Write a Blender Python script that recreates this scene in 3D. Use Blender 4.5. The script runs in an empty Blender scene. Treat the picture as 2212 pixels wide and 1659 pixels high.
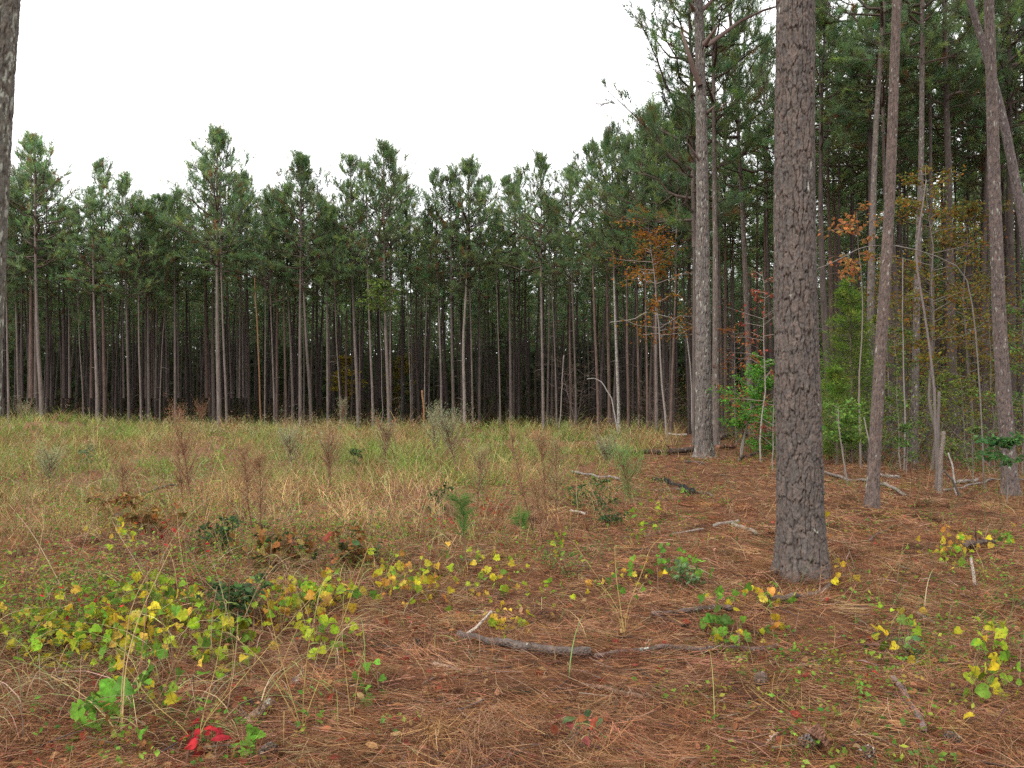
import bpy, math
import numpy as np
R = math.radians
rng = np.random.default_rng(11)
C = bpy.context.scene.collection
F, CX, CY, EYE = 1720.0, 1106.0, 829.5, 1.6
PIT = R(1.75)

# ------------------------------------------------------------------ noise / terrain
def _h(ix, iy, s):
    v = np.sin(ix * 127.1 + iy * 311.7 + s * 74.7) * 43758.5453
    return v - np.floor(v)
def vn(x, y, s=0):
    x = np.asarray(x, float); y = np.asarray(y, float)
    ix = np.floor(x); iy = np.floor(y); fx = x - ix; fy = y - iy
    fx = fx * fx * (3 - 2 * fx); fy = fy * fy * (3 - 2 * fy)
    a = _h(ix, iy, s); b = _h(ix + 1, iy, s); c = _h(ix, iy + 1, s); d = _h(ix + 1, iy + 1, s)
    return (a * (1 - fx) + b * fx) * (1 - fy) + (c * (1 - fx) + d * fx) * fy
def fbm(x, y, s=0, o=3):
    t = 0; a = .5
    for i in range(o):
        t = t + a * vn(x * 2 ** i, y * 2 ** i, s + i); a *= .5
    return t / (1 - .5 ** o)
def sstep(a, b, x):
    t = np.clip((np.asarray(x, float) - a) / (b - a), 0, 1); return t * t * (3 - 2 * t)
def hgt(x, y):
    x = np.asarray(x, float); y = np.asarray(y, float)
    h = .16 * (vn(x * .45, y * .45, 3) - .5) + .09 * (vn(x * 1.3, y * 1.3, 4) - .5) + .06 * (vn(x * 3.1, y * 3.1, 5) - .5) + .022 * (vn(x * 7, y * 7, 7) - .5)
    h = h * sstep(.5, 4, y) + .3 * (vn(x / 9, y / 9, 6) - .5) * sstep(14, 30, y)
    h = h + .10 * np.exp(-((x - 1.9) ** 2 / .5 + (y - 5.9) ** 2 / .12))
    h = h + .9 * np.exp(-((x + 24) ** 2 / 16 + (y - 42) ** 2 / 20))
    h = h + .04 * np.exp(-((x - 2.67) ** 2 + (y - 7.35) ** 2) / .3)
    return h

def ray(dx, dy):
    x = (dx - CX) / F; z = (CY - dy) / F
    return np.array([x, math.cos(PIT) - math.sin(PIT) * z, math.sin(PIT) + math.cos(PIT) * z])
def at(dx, dy, Y):
    r = ray(dx, dy); t = Y / r[1]
    return np.array([r[0] * t, Y, EYE + r[2] * t])
def gnd(dx, dy, up=0.0):
    r = ray(dx, dy); z = 0.0
    for _ in range(6):
        t = (z - EYE) / r[2]; z = float(hgt(r[0] * t, r[1] * t))
    return np.array([r[0] * t, r[1] * t, z + up])
def dx_of(x, y):   # picture column of a ground point
    return CX + F * x / (y * math.cos(PIT) - EYE * math.sin(PIT))

# ------------------------------------------------------------------ mesh batches: (V, faces, colours, mat)
def mk(name, parts, mats, parent=None, origin=None, smooth=True, loc=None):
    V = []; cols = []; L = []; LT = []; MI = []; off = 0
    for p in parts:
        v, f, c = p[:3]; m = p[3] if len(p) > 3 else 0
        if len(v) == 0: continue
        V.append(v); c = np.asarray(c, float)
        if c.ndim == 1: c = np.tile(c, (len(v), 1))
        cols.append(c); L.append((f + off).ravel()); LT.append(np.full(len(f), f.shape[1])); MI.append(np.full(len(f), m)); off += len(v)
    V = np.concatenate(V); cols = np.concatenate(cols); L = np.concatenate(L); LT = np.concatenate(LT); MI = np.concatenate(MI)
    if origin is not None: V = V - np.asarray(origin)
    me = bpy.data.meshes.new(name)
    me.vertices.add(len(V)); me.vertices.foreach_set('co', V.astype(np.float32).ravel())
    me.loops.add(len(L)); me.loops.foreach_set('vertex_index', L.astype(np.int32))
    me.polygons.add(len(LT)); me.polygons.foreach_set('loop_start', np.concatenate([[0], np.cumsum(LT)[:-1]]).astype(np.int32))
    me.polygons.foreach_set('material_index', MI.astype(np.int32))
    me.polygons.foreach_set('use_smooth', np.full(len(LT), smooth))
    at_ = me.attributes.new('Col', 'FLOAT_COLOR', 'POINT')
    at_.data.foreach_set('color', np.concatenate([cols, np.ones((len(cols), 1))], 1).astype(np.float32).ravel())
    for m in mats: me.materials.append(m)
    me.update(calc_edges=True)
    o = bpy.data.objects.new(name, me); C.objects.link(o)
    if parent is not None: o.parent = parent
    if loc is not None: o.location = loc
    return o
def unit(a):
    return a / np.maximum(np.linalg.norm(a, axis=-1, keepdims=True), 1e-9)
def tubes(P, rad, S, col):
    """P (N,K,3), rad (N,K), col (3,), (N,3) or (N,K,3)"""
    P = np.asarray(P, float); rad = np.asarray(rad, float)
    N, K, _ = P.shape
    T = unit(np.gradient(P, axis=1))
    ref = np.where(np.abs(T[:, :1, 2:3]) > .8, np.array([[[1., 0, 0]]]), np.array([[[0, 0, 1.]]]))
    A = unit(np.cross(T, np.broadcast_to(ref, T.shape))); B = np.cross(T, A)
    th = np.arange(S) * 2 * np.pi / S
    V = P[:, :, None] + rad[:, :, None, None] * (A[:, :, None] * np.cos(th)[None, None, :, None] + B[:, :, None] * np.sin(th)[None, None, :, None])
    i = np.arange(N)[:, None, None] * K * S + np.arange(K - 1)[None, :, None] * S
    s = np.arange(S)[None, None]; s2 = (s + 1) % S
    Fq = np.stack([i + s2, i + s, i + S + s, i + S + s2], -1).reshape(-1, 4)
    col = np.asarray(col, float)
    if col.ndim == 1: col = np.broadcast_to(col, (N, K, 3))
    elif col.ndim == 2: col = np.broadcast_to(col[:, None], (N, K, 3))
    return V.reshape(-1, 3), Fq, np.repeat(col.reshape(-1, 3), S, 0)
def blades(base, d, ln, w, bend, segs, col, tipw=.1):
    """curved tapering strips; base,d,bend (N,3); ln,w (N,)"""
    N = len(base); d = unit(d)
    t = np.linspace(0, 1, segs + 1)
    P = base[:, None] + ln[:, None, None] * (d[:, None] * t[None, :, None] + bend[:, None] * (t ** 2)[None, :, None])
    side = unit(np.cross(d, rng.normal(size=(N, 3))))
    wt = (w[:, None] * (1 - (1 - tipw) * t[None] ** 1.5))[:, :, None] * .5
    V = np.stack([P - side[:, None] * wt, P + side[:, None] * wt], 2)
    i = np.arange(N)[:, None] * (segs + 1) * 2 + np.arange(segs)[None] * 2
    Fq = np.stack([i, i + 1, i + 3, i + 2], -1).reshape(-1, 4)
    if col.ndim == 1: col = np.tile(col, (N, 1))
    return V.reshape(-1, 3), Fq, np.repeat(col, (segs + 1) * 2, 0)
def tris(base, d, ln, w, col):
    N = len(base); d = unit(d); side = unit(np.cross(d, rng.normal(size=(N, 3)))) * (w[:, None] * .5)
    V = np.stack([base - side, base + side, base + d * ln[:, None]], 1).reshape(-1, 3)
    return V, np.arange(3 * N).reshape(-1, 3), np.repeat(col, 3, 0)
def _leaf(half):
    """half outline (x,y) from base to tip -> template with a folded midrib"""
    r = [(x, y, .26 * abs(x) - .16 * y * y + .05 * math.sin(9 * y + 5 * x)) for x, y in half]; n = len(r)
    V = [(0, 0, 0)] + r + [(0, 1, -.2)] + [(-x, y, z) for x, y, z in reversed(r)] + [(0, .45, .0)]
    m = len(V); F_ = [(m - 1, i, (i + 1) % (m - 1)) for i in range(m - 1)]
    return np.array(V, float), np.array(F_)
HEART = _leaf([(.22, -.13), (.46, 0), (.52, .3), (.42, .42), (.40, .58), (.22, .74), (.15, .86)])
GRAPE = _leaf([(.2, -.12), (.42, -.06), (.55, .2), (.38, .3), (.58, .5), (.36, .6), (.22, .78)])
OVATE = _leaf([(.24, .25), (.26, .55), (.12, .85)])
OAK = _leaf([(.1, .15), (.26, .3), (.13, .42), (.36, .58), (.2, .7), (.26, .85)])
MAPLE = _leaf([(.3, 0), (.2, .2), (.6, .4), (.28, .5), (.3, .75), (.12, .7)])
DIAMOND = (np.array([(0, 0, 0), (.3, .5, .06), (0, 1, 0), (-.3, .5, .06)], float), np.array([(0, 1, 2), (0, 2, 3)]))
def leaves(tpl, pos, d, nrm, size, col):
    tv, tf = tpl; N = len(pos)
    d = unit(d); x = unit(np.cross(d, nrm)); n = np.cross(x, d)
    V = pos[:, None] + size[:, None, None] * (tv[None, :, :1] * x[:, None] + tv[None, :, 1:2] * d[:, None] + tv[None, :, 2:] * n[:, None])
    return V.reshape(-1, 3), (np.arange(N)[:, None, None] * len(tv) + tf[None]).reshape(-1, 3), np.repeat(col, len(tv), 0)
def rdir(n, zb=0.0, zs=1.0):
    v = rng.normal(size=(n, 3)); v[:, 2] = v[:, 2] * zs + zb
    return unit(v)
def pick(cols, n, jit=.25, p=None):
    cols = np.asarray(cols, float)
    c = cols[rng.choice(len(cols), n, p=p)]
    return np.clip(c * (1 + jit * rng.normal(size=(n, 1))) * (1 + .4 * jit * rng.normal(size=(n, 3))), .004, .9)

# ------------------------------------------------------------------ materials
def new_mat(name):
    m = bpy.data.materials.new(name); m.use_nodes = True
    n = m.node_tree.nodes; n.clear(); return m, n, m.node_tree.links
def leaf_mat(name, trans=.35, gloss=.12, objr=.25, spot=0):
    m, n, l = new_mat(name)
    out = n.new('ShaderNodeOutputMaterial'); a = n.new('ShaderNodeAttribute'); a.attribute_name = 'Col'
    oi = n.new('ShaderNodeObjectInfo'); mr = n.new('ShaderNodeMapRange'); mr.inputs[3].default_value = 1 - objr; mr.inputs[4].default_value = 1 + objr
    l.new(oi.outputs['Random'], mr.inputs[0])
    hs = n.new('ShaderNodeHueSaturation'); l.new(a.outputs['Color'], hs.inputs['Color']); l.new(mr.outputs[0], hs.inputs['Value'])
    cout = hs.outputs[0]
    if spot:   # blotches and small brown specks on the blades
        tc = n.new('ShaderNodeTexCoord'); nz = n.new('ShaderNodeTexNoise'); nz.inputs['Scale'].default_value = spot; nz.inputs['Detail'].default_value = 3; l.new(tc.outputs['Object'], nz.inputs['Vector'])
        m1 = n.new('ShaderNodeMapRange'); m1.inputs[1].default_value = .3; m1.inputs[2].default_value = .7; m1.inputs[3].default_value = .68; m1.inputs[4].default_value = 1.25; l.new(nz.outputs['Fac'], m1.inputs[0])
        sc_ = n.new('ShaderNodeVectorMath'); sc_.operation = 'SCALE'; l.new(cout, sc_.inputs[0]); l.new(m1.outputs[0], sc_.inputs['Scale'])
        n2 = n.new('ShaderNodeTexNoise'); n2.inputs['Scale'].default_value = spot * 2.2; l.new(tc.outputs['Object'], n2.inputs['Vector'])
        m2_ = n.new('ShaderNodeMapRange'); m2_.inputs[1].default_value = .62; m2_.inputs[2].default_value = .7; l.new(n2.outputs['Fac'], m2_.inputs[0])
        mx_ = n.new('ShaderNodeMix'); mx_.data_type = 'RGBA'; l.new(m2_.outputs[0], mx_.inputs[0]); l.new(sc_.outputs[0], mx_.inputs[6]); mx_.inputs[7].default_value = (.13, .06, .025, 1); cout = mx_.outputs[2]
    df = n.new('ShaderNodeBsdfDiffuse'); tr = n.new('ShaderNodeBsdfTranslucent'); mx = n.new('ShaderNodeMixShader'); mx.inputs[0].default_value = trans
    l.new(cout, df.inputs[0]); l.new(cout, tr.inputs[0]); l.new(df.outputs[0], mx.inputs[1]); l.new(tr.outputs[0], mx.inputs[2])
    if gloss > 0:
        g = n.new('ShaderNodeBsdfGlossy'); g.inputs['Roughness'].default_value = .45; g.inputs[0].default_value = (.8, .8, .8, 1)
        fr = n.new('ShaderNodeFresnel'); fr.inputs[0].default_value = 1.4; mu = n.new('ShaderNodeMath'); mu.operation = 'MULTIPLY'; mu.inputs[1].default_value = gloss * 4
        l.new(fr.outputs[0], mu.inputs[0]); m2 = n.new('ShaderNodeMixShader'); l.new(mu.outputs[0], m2.inputs[0]); l.new(mx.outputs[0], m2.inputs[1]); l.new(g.outputs[0], m2.inputs[2])
        l.new(m2.outputs[0], out.inputs[0])
    else: l.new(mx.outputs[0], out.inputs[0])
    return m
def bark_mat(name, sc=9.0, zs=.28, lo=.55, hi=1.45, bump=.6, dist=.03, lich=.0):
    m, n, l = new_mat(name)
    out = n.new('ShaderNodeOutputMaterial'); a = n.new('ShaderNodeAttribute'); a.attribute_name = 'Col'
    tc = n.new('ShaderNodeTexCoord'); mp = n.new('ShaderNodeMapping'); mp.inputs['Scale'].default_value = (1, 1, zs); l.new(tc.outputs['Object'], mp.inputs[0])
    oi = n.new('ShaderNodeObjectInfo'); l.new(oi.outputs['Random'], mp.inputs['Location'])
    nz = n.new('ShaderNodeTexNoise'); nz.inputs['Scale'].default_value = sc; nz.inputs['Detail'].default_value = 5; nz.inputs['Roughness'].default_value = .7; l.new(mp.outputs[0], nz.inputs['Vector'])
    vo = n.new('ShaderNodeTexVoronoi'); vo.feature = 'DISTANCE_TO_EDGE'; vo.inputs['Scale'].default_value = sc * 1.6; l.new(mp.outputs[0], vo.inputs['Vector'])
    mr = n.new('ShaderNodeMapRange'); mr.inputs[1].default_value = .3; mr.inputs[2].default_value = .7; mr.inputs[3].default_value = lo; mr.inputs[4].default_value = hi; l.new(nz.outputs['Fac'], mr.inputs[0])
    ml = n.new('ShaderNodeVectorMath'); ml.operation = 'SCALE'; l.new(a.outputs['Color'], ml.inputs[0]); l.new(mr.outputs[0], ml.inputs['Scale'])
    col = ml.outputs[0]
    if lich > 0:
        n2 = n.new('ShaderNodeTexNoise'); n2.inputs['Scale'].default_value = 14; n2.inputs['Detail'].default_value = 3; l.new(tc.outputs['Object'], n2.inputs['Vector'])
        m3 = n.new('ShaderNodeMapRange'); m3.inputs[1].default_value = .72 - lich; m3.inputs[2].default_value = .76 - lich; l.new(n2.outputs['Fac'], m3.inputs[0])
        mx = n.new('ShaderNodeMix'); mx.data_type = 'RGBA'; l.new(m3.outputs[0], mx.inputs[0]); l.new(col, mx.inputs[6]); mx.inputs[7].default_value = (.30, .32, .26, 1); col = mx.outputs[2]
    b = n.new('ShaderNodeBsdfPrincipled'); b.inputs['Roughness'].default_value = .9; b.inputs['Specular IOR Level'].default_value = .15; l.new(col, b.inputs['Base Color'])
    ad = n.new('ShaderNodeMath'); ad.operation = 'MULTIPLY_ADD'; ad.inputs[1].default_value = 2.0
    l.new(vo.outputs['Distance'], ad.inputs[0]); l.new(nz.outputs['Fac'], ad.inputs[2])
    bp = n.new('ShaderNodeBump'); bp.inputs['Strength'].default_value = bump; bp.inputs['Distance'].default_value = dist; l.new(ad.outputs[0], bp.inputs['Height']); l.new(bp.outputs[0], b.inputs['Normal'])
    l.new(b.outputs[0], out.inputs[0]); return m
def ground_mat():
    m, n, l = new_mat('pine_straw_ground')
    out = n.new('ShaderNodeOutputMaterial'); tc = n.new('ShaderNodeTexCoord')
    def noise(s, d=4, r=.6, sc=None, rot=0):
        v = tc.outputs['Object']
        if sc:
            mp = n.new('ShaderNodeMapping'); mp.inputs['Scale'].default_value = sc; mp.inputs['Rotation'].default_value = (0, 0, rot); l.new(v, mp.inputs[0]); v = mp.outputs[0]
        z = n.new('ShaderNodeTexNoise'); z.inputs['Scale'].default_value = s; z.inputs['Detail'].default_value = d; z.inputs['Roughness'].default_value = r; l.new(v, z.inputs['Vector']); return z.outputs['Fac']
    def ramp(f, st):
        r = n.new('ShaderNodeValToRGB'); l.new(f, r.inputs[0]); e = r.color_ramp.elements
        e[0].position, e[0].color = st[0][0], (*st[0][1], 1); e[1].position, e[1].color = st[-1][0], (*st[-1][1], 1)
        for p, c in st[1:-1]: q = e.new(p); q.color = (*c, 1)
        return r.outputs[0]
    def mix(f, a, b, t='MIX', fac=None):
        x = n.new('ShaderNodeMix'); x.data_type = 'RGBA'; x.blend_type = t
        if f is None: x.inputs[0].default_value = fac
        else: l.new(f, x.inputs[0])
        l.new(a, x.inputs[6]); l.new(b, x.inputs[7]); return x.outputs[2]
    straw = ramp(noise(1.3, 6, .7), [(.3, (.065, .034, .021)), (.5, (.135, .063, .033)), (.7, (.205, .103, .055))])
    soil = ramp(noise(6, 5, .7), [(.3, (.10, .055, .035)), (.7, (.27, .145, .08))])
    att = n.new('ShaderNodeAttribute'); att.attribute_name = 'Col'
    sx = n.new('ShaderNodeSeparateColor'); l.new(att.outputs['Color'], sx.inputs[0])
    base = mix(sx.outputs[0], straw, soil)
    f1 = noise(9, 3, .6, (1, 14, 1), .5); f2 = noise(9, 3, .6, (14, 1, 1), .3); f3 = noise(7, 3, .6, (1, 14, 1), 1.2)
    mx = n.new('ShaderNodeMath'); mx.operation = 'MAXIMUM'; l.new(f1, mx.inputs[0]); l.new(f2, mx.inputs[1])
    mx2 = n.new('ShaderNodeMath'); mx2.operation = 'MAXIMUM'; l.new(mx.outputs[0], mx2.inputs[0]); l.new(f3, mx2.inputs[1])
    fine = ramp(mx2.outputs[0], [(.5, (.5, .45, .42)), (.75, (1.35, 1.3, 1.25))])
    colr = mix(None, base, fine, 'MULTIPLY', .9)
    b = n.new('ShaderNodeBsdfPrincipled'); b.inputs['Roughness'].default_value = .95; b.inputs['Specular IOR Level'].default_value = .1; l.new(colr, b.inputs['Base Color'])
    bp = n.new('ShaderNodeBump'); bp.inputs['Strength'].default_value = .8; bp.inputs['Distance'].default_value = .03; l.new(mx2.outputs[0], bp.inputs['Height']); l.new(bp.outputs[0], b.inputs['Normal'])
    l.new(b.outputs[0], out.inputs[0]); return m
M_NEEDLE = leaf_mat('pine_needles', .55, .0, .22)
M_LEAF = leaf_mat('broad_leaves', .42, .0, .0, 30)
M_GRASS = leaf_mat('grass_blades', .3, .0, .0)
M_LITTER = leaf_mat('needle_litter', .12, .0, .0)
M_BARK = bark_mat('pine_bark', 7, .25, .6, 1.4, .7, .03, .02)
M_BIGBARK = bark_mat('plated_bark', 26, .5, .7, 1.3, .6, .008, .0)
M_LICHEN = bark_mat('lichen_bark', 16, .4, .65, 1.35, .8, .02, .16)
M_TWIG = bark_mat('twig_wood', 30, .4, .7, 1.3, .3, .004, .0)
M_WOOD = bark_mat('dead_wood', 30, .8, .45, 1.5, .9, .012, .06)
M_GROUND = ground_mat()

# ------------------------------------------------------------------ object helpers
def tag(o, label, cat, group=None, kind=None):
    o['label'] = label; o['category'] = cat
    if group: o['group'] = group
    if kind: o['kind'] = kind
    return o
def thing(name, label, cat, loc, group=None):
    o = bpy.data.objects.new(name, None); C.objects.link(o); o.location = [float(v) for v in loc]; o.empty_display_size = .2
    return tag(o, label, cat, group)

# ------------------------------------------------------------------ ground sheet
def graded(lo, hi, f0, f1, fine, grow):
    a = list(np.arange(f0, f1, fine)); s = fine; v = a[-1]
    while v < hi: s *= grow; v += s; a.append(v)
    s = fine; v = a[0]; b = []
    while v > lo: s *= grow; v -= s; b.append(v)
    return np.array(b[::-1] + a)
gx = graded(-420, 420, -6, 6, .07, 1.09); gy = graded(-60, 700, 2.2, 14, .07, 1.06)
def edge_x(y):   # where the mown field ends and the shaded straw begins
    return np.interp(y, [0, 6, 8, 14, 23, 27, 47, 60], [-3, -1.2, -.3, 1.1, 3.0, 4.5, 9.5, 14])
X, Y = np.meshgrid(gx, gy); Z = hgt(X, Y)
soilw = sstep(.52, .66, fbm(X * .35, Y * .35, 21)) * sstep(9, 13, Y) * sstep(62, 50, Y) * sstep(edge_x(Y) + 1, edge_x(Y) - 1, X)
V = np.stack([X, Y, Z], -1).reshape(-1, 3); nx = len(gx); ny = len(gy)
i = (np.arange(ny - 1)[:, None] * nx + np.arange(nx - 1)[None]).ravel()
g = mk('ground', [(V, np.stack([i, i + 1, i + nx + 1, i + nx], -1), np.repeat(soilw.reshape(-1, 1), 3, 1))], [M_GROUND])
tag(g, 'rusty brown ground of pine straw and bare soil running under the trees', 'ground', kind='structure')

# ------------------------------------------------------------------ pines
def tufts(P, D, n, sl, nl, nw, col, spread=(.45, 1.05)):
    """bottle-brush shoots: P, D (N,3); n needles each"""
    N = len(P); D = unit(D)
    base = np.repeat(P, n, 0); d = np.repeat(D, n, 0)
    t = rng.random(N * n); a = rng.uniform(*spread, N * n)
    perp = unit(np.cross(d, rng.normal(size=(N * n, 3))))
    dd = d * np.cos(a)[:, None] + perp * np.sin(a)[:, None]
    ln = nl * rng.uniform(.75, 1.2, N * n)
    return tris(base + d * (t * sl)[:, None], dd, ln, np.full(N * n, nw), np.repeat(col, n, 0))
GREENS = [(.14, .21, .085), (.122, .195, .09), (.175, .225, .075), (.13, .19, .10)]
def crown_parts(H, Rd, nbr, ntw, nn, nl, nw, seed, brown=.04, top=1.0, droop=0.0):
    global rng
    keep = rng; rng = np.random.default_rng(seed)
    t = np.sort(np.clip((np.arange(nbr) + rng.random(nbr)) / nbr, 0, .985))
    z0 = t * H * .97; az = np.arange(nbr) * 2.4 + rng.normal(size=nbr) * .5
    prof = np.interp(t, [0, .12, .3, .6, .85, 1], [.55, .85, 1.0, .78, .46, .12])
    ln = Rd * prof * rng.uniform(.55, 1.25, nbr)
    slope = np.interp(t, [0, .4, .8, 1], [.05, .38, .85, 1.3]) + rng.normal(size=nbr) * .15 - droop
    K = 6; s = np.linspace(0, 1, K)
    hx = np.stack([np.cos(az), np.sin(az)], -1)
    rr = ln[:, None] * s[None] * np.cos(slope)[:, None]
    zz = z0[:, None] + ln[:, None] * (s[None] * np.sin(slope)[:, None] + .28 * s[None] ** 2)
    P = np.stack([hx[:, :1] * rr, hx[:, 1:] * rr, zz], -1)
    P += np.cumsum(rng.normal(size=P.shape) * .05 * ln[:, None, None] * (s[None, :, None] > 0), 1)
    rad = np.maximum(.010, .022 * ln[:, None] * (1.05 - s[None]))
    wood = tubes(P, rad, 4, (.075, .055, .045))
    # twigs
    bi = np.repeat(np.arange(nbr), ntw); q = rng.uniform(.3, 1, len(bi)); k = np.minimum((q * (K - 1)).astype(int), K - 2); f = q * (K - 1) - k
    b0 = P[bi, k] * (1 - f)[:, None] + P[bi, k + 1] * f[:, None]
    bd = unit(P[bi, k + 1] - P[bi, k])
    td = unit(bd + rng.normal(size=bd.shape) * .55 + np.array([0, 0, .35]) * (1 - 1.6 * droop))
    tl = rng.uniform(.22, .6, len(bi)) * (.5 + .25 * Rd)
    tp = b0 + td * tl[:, None]
    tw = tubes(np.stack([b0, (b0 + tp) / 2 + rng.normal(size=b0.shape) * .03, tp], 1), np.tile([[.011, .008, .005]], (len(bi), 1)), 3, (.085, .065, .05))
    up = np.array([0, 0, 1.0]) * np.interp(t[bi], [0, .6, 1], [.15, .5, 1.3])[:, None]
    tipc = pick(GREENS, len(tp), .22)
    br = rng.random(len(tp)) < brown * (1.5 - t[bi]); tipc[br] = pick([(.16, .085, .04)], br.sum(), .2)
    g1 = tufts(tp - td * nl * .3, td + up, nn, nl * 1.1, nl, nw, tipc)
    mid = b0 + td * (tl * .5)[:, None]
    g2 = tufts(mid, td + up * .5, max(3, nn * 2 // 3), nl, nl, nw, tipc * .95)
    e = P[:, -1]; ed = unit(P[:, -1] - P[:, -2])
    g3 = tufts(e, ed + np.array([0, 0, .9]), nn + 4, nl * 1.6, nl, nw, pick(GREENS, nbr, .2), (.35, .8))
    # leading shoots at the very top
    nt = 7
    tp2 = np.stack([rng.normal(size=nt) * .22, rng.normal(size=nt) * .22, H + rng.uniform(-.7, .1, nt) * top], -1)
    g4 = tufts(tp2, np.array([0, 0, 1.]) + rng.normal(size=(nt, 3)) * .15, nn + 8, nl * 2.2, nl, nw, pick(GREENS, nt, .15), (.3, .6))
    ax = tubes(np.array([[(0, 0, -.2), (.03, 0, H * .5), (0, .02, H * .8), (0, 0, H)]]), np.array([[.075, .05, .03, .012]]) * (H / 10), 6, (.10, .078, .066))
    rng = keep
    return [wood + (1,), tw + (1,), ax + (1,), g1 + (0,), g2 + (0,), g3 + (0,), g4 + (0,)]
def crown_mesh(*a, **k):
    o = mk('crown', crown_parts(*a, **k), [M_NEEDLE, M_BARK]); me = o.data; bpy.data.objects.remove(o); return me
FAR = [crown_mesh(10, 2.5 + .3 * (i % 4), 40 + 6 * (i % 3), 8, 15, .33, .031, 100 + i) for i in range(9)]
NEAR = [crown_mesh(10, 2.5 + .25 * (i % 3), 50, 12, 26, .24, .018, 200 + i) for i in range(4)]

def smoothpoly(pts, n):
    z = np.array([p[2] for p in pts]); o = np.argsort(z); z = z[o]; pts = np.array(pts)[o]
    zz = np.linspace(z[0], z[-1], n)
    x = np.interp(zz, z, pts[:, 0]); y = np.interp(zz, z, pts[:, 1])
    w = max(3, (n // 10) | 1); k = np.ones(w) / w
    def sm(v):
        p = np.pad(v, w // 2, mode='reflect', reflect_type='odd'); return np.convolve(p, k, 'valid')
    return np.stack([sm(x), sm(y), zz], -1)
def trunk_path(img, Y, ztop, n=22):
    """image points at depth Y -> metres, run on straightening to ztop and sunk below the ground"""
    P = [at(a, b, Y) for a, b in img]
    P.sort(key=lambda p: p[2]); P = [np.array(p) for p in P]
    d = (P[-1] - P[max(0, len(P) - 3)]); d = d / max(d[2], .1); d[2] = 0
    if ztop > P[-1][2] + .5:
        a = P[-1]
        for s in (.33, .66, 1):
            P.append(np.array([a[0] + np.clip(d[0], -.25, .25) * (ztop - a[2]) * s * (1 - .35 * s), a[1], a[2] + (ztop - a[2]) * s]))
    g0 = float(hgt(P[0][0], Y)) - .25
    if P[0][2] > g0:
        s = (P[1] - P[0]) / max((P[1] - P[0])[2], .2); P.insert(0, P[0] + s * (g0 - P[0][2]))
    P = [p for p in P if p[2] >= g0 - 1e-6]
    return smoothpoly(P, n)
def taper(z, H, r0, flare=.4, fh=.45):
    t = np.clip(z / H, 0, 1)
    return np.maximum(r0 * (1.05 - .95 * t ** 1.15), .012) * (1 + flare * np.exp(-np.maximum(z, 0) / fh))
def stubs(path, rfun, zlo, zhi, n, ln, col):
    out = []
    if n == 0: return out
    z = rng.uniform(zlo, zhi, n); c = np.stack([np.interp(z, path[:, 2], path[:, k]) for k in range(3)], -1)
    az = rng.uniform(0, 6.28, n); L = rng.uniform(.3, 1, n) * ln
    d = np.stack([np.cos(az), np.sin(az), rng.uniform(-.15, .5, n)], -1)
    P = np.stack([c, c + d * (L * .5)[:, None], c + d * L[:, None] + np.array([0, 0, -.12]) * L[:, None]], 1)
    out.append(tubes(P, np.tile([[.016, .012, .004]], (n, 1)), 4, col)); return out
def pine(label, img, w, Y, ztop, cbase, bark, name='pine_tree', group=None, crownm=None, cR=1.0, near=False, nstub=5, mat=None, S=9, dead=False):
    path = trunk_path(img, Y, ztop, 26 if near else 20)
    r0 = w / 2 / F * Y * 1.04; g0 = float(hgt(path[0][0], Y)); H = ztop - g0
    base = np.array([np.interp(g0, path[:, 2], path[:, 0]), Y, g0])
    root = thing(name, label, 'dead tree' if dead else 'pine tree', base, group)
    rad = taper(path[:, 2] - g0, H, r0)
    if dead: rad = rad * np.interp(path[:, 2], [0, ztop * .97, ztop], [1, 1, .6])
    parts = [tubes(path[None], rad[None], S, np.asarray(bark))] + stubs(path, None, g0 + 2, cbase + 1, nstub, 1.0, np.asarray(bark) * 1.1)
    mk('trunk', parts, [mat or M_BARK], root, base)
    if crownm is not None:
        cp = np.array([np.interp(cbase, path[:, 2], path[:, k]) for k in range(3)])
        tp = path[-1]; d = tp - cp
        c = bpy.data.objects.new('crown', crownm); C.objects.link(c); c.parent = root; c.location = cp - base
        hs = max(d[2], 2) / 10; c.scale = (cR, cR, hs)
        c.rotation_euler = (-math.atan2(d[1], d[2]), math.atan2(d[0], d[2]), 0)
        c.rotation_euler.rotate_axis('Z', rng.uniform(0, 6.28))
    return root
# skyline of the stand: column -> row of the tree tops
SKY = [(0, 400), (75, 312), (150, 420), (200, 375), (222, 358), (262, 372), (330, 402), (400, 385), (440, 345), (472, 293), (520, 345), (548, 405), (580, 415), (620, 372), (650, 348), (690, 375),
       (715, 420), (760, 350), (800, 345), (836, 316), (880, 352), (905, 385), (935, 368), (962, 355), (1010, 364), (1050, 375), (1095, 337), (1140, 352), (1165, 343), (1200, 380), (1225, 343), (1280, 325),
       (1320, 270), (1345, 262), (1380, 275), (1412, 248), (1445, 262), (1480, 200), (1560, 120), (1700, 60), (2212, -60)]
sx_, sy_ = zip(*SKY)
PEAKS = [75, 222, 330, 472, 650, 760, 836, 935, 962, 1010, 1095, 1165, 1225, 1280, 1345, 1412, 1445]
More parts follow.
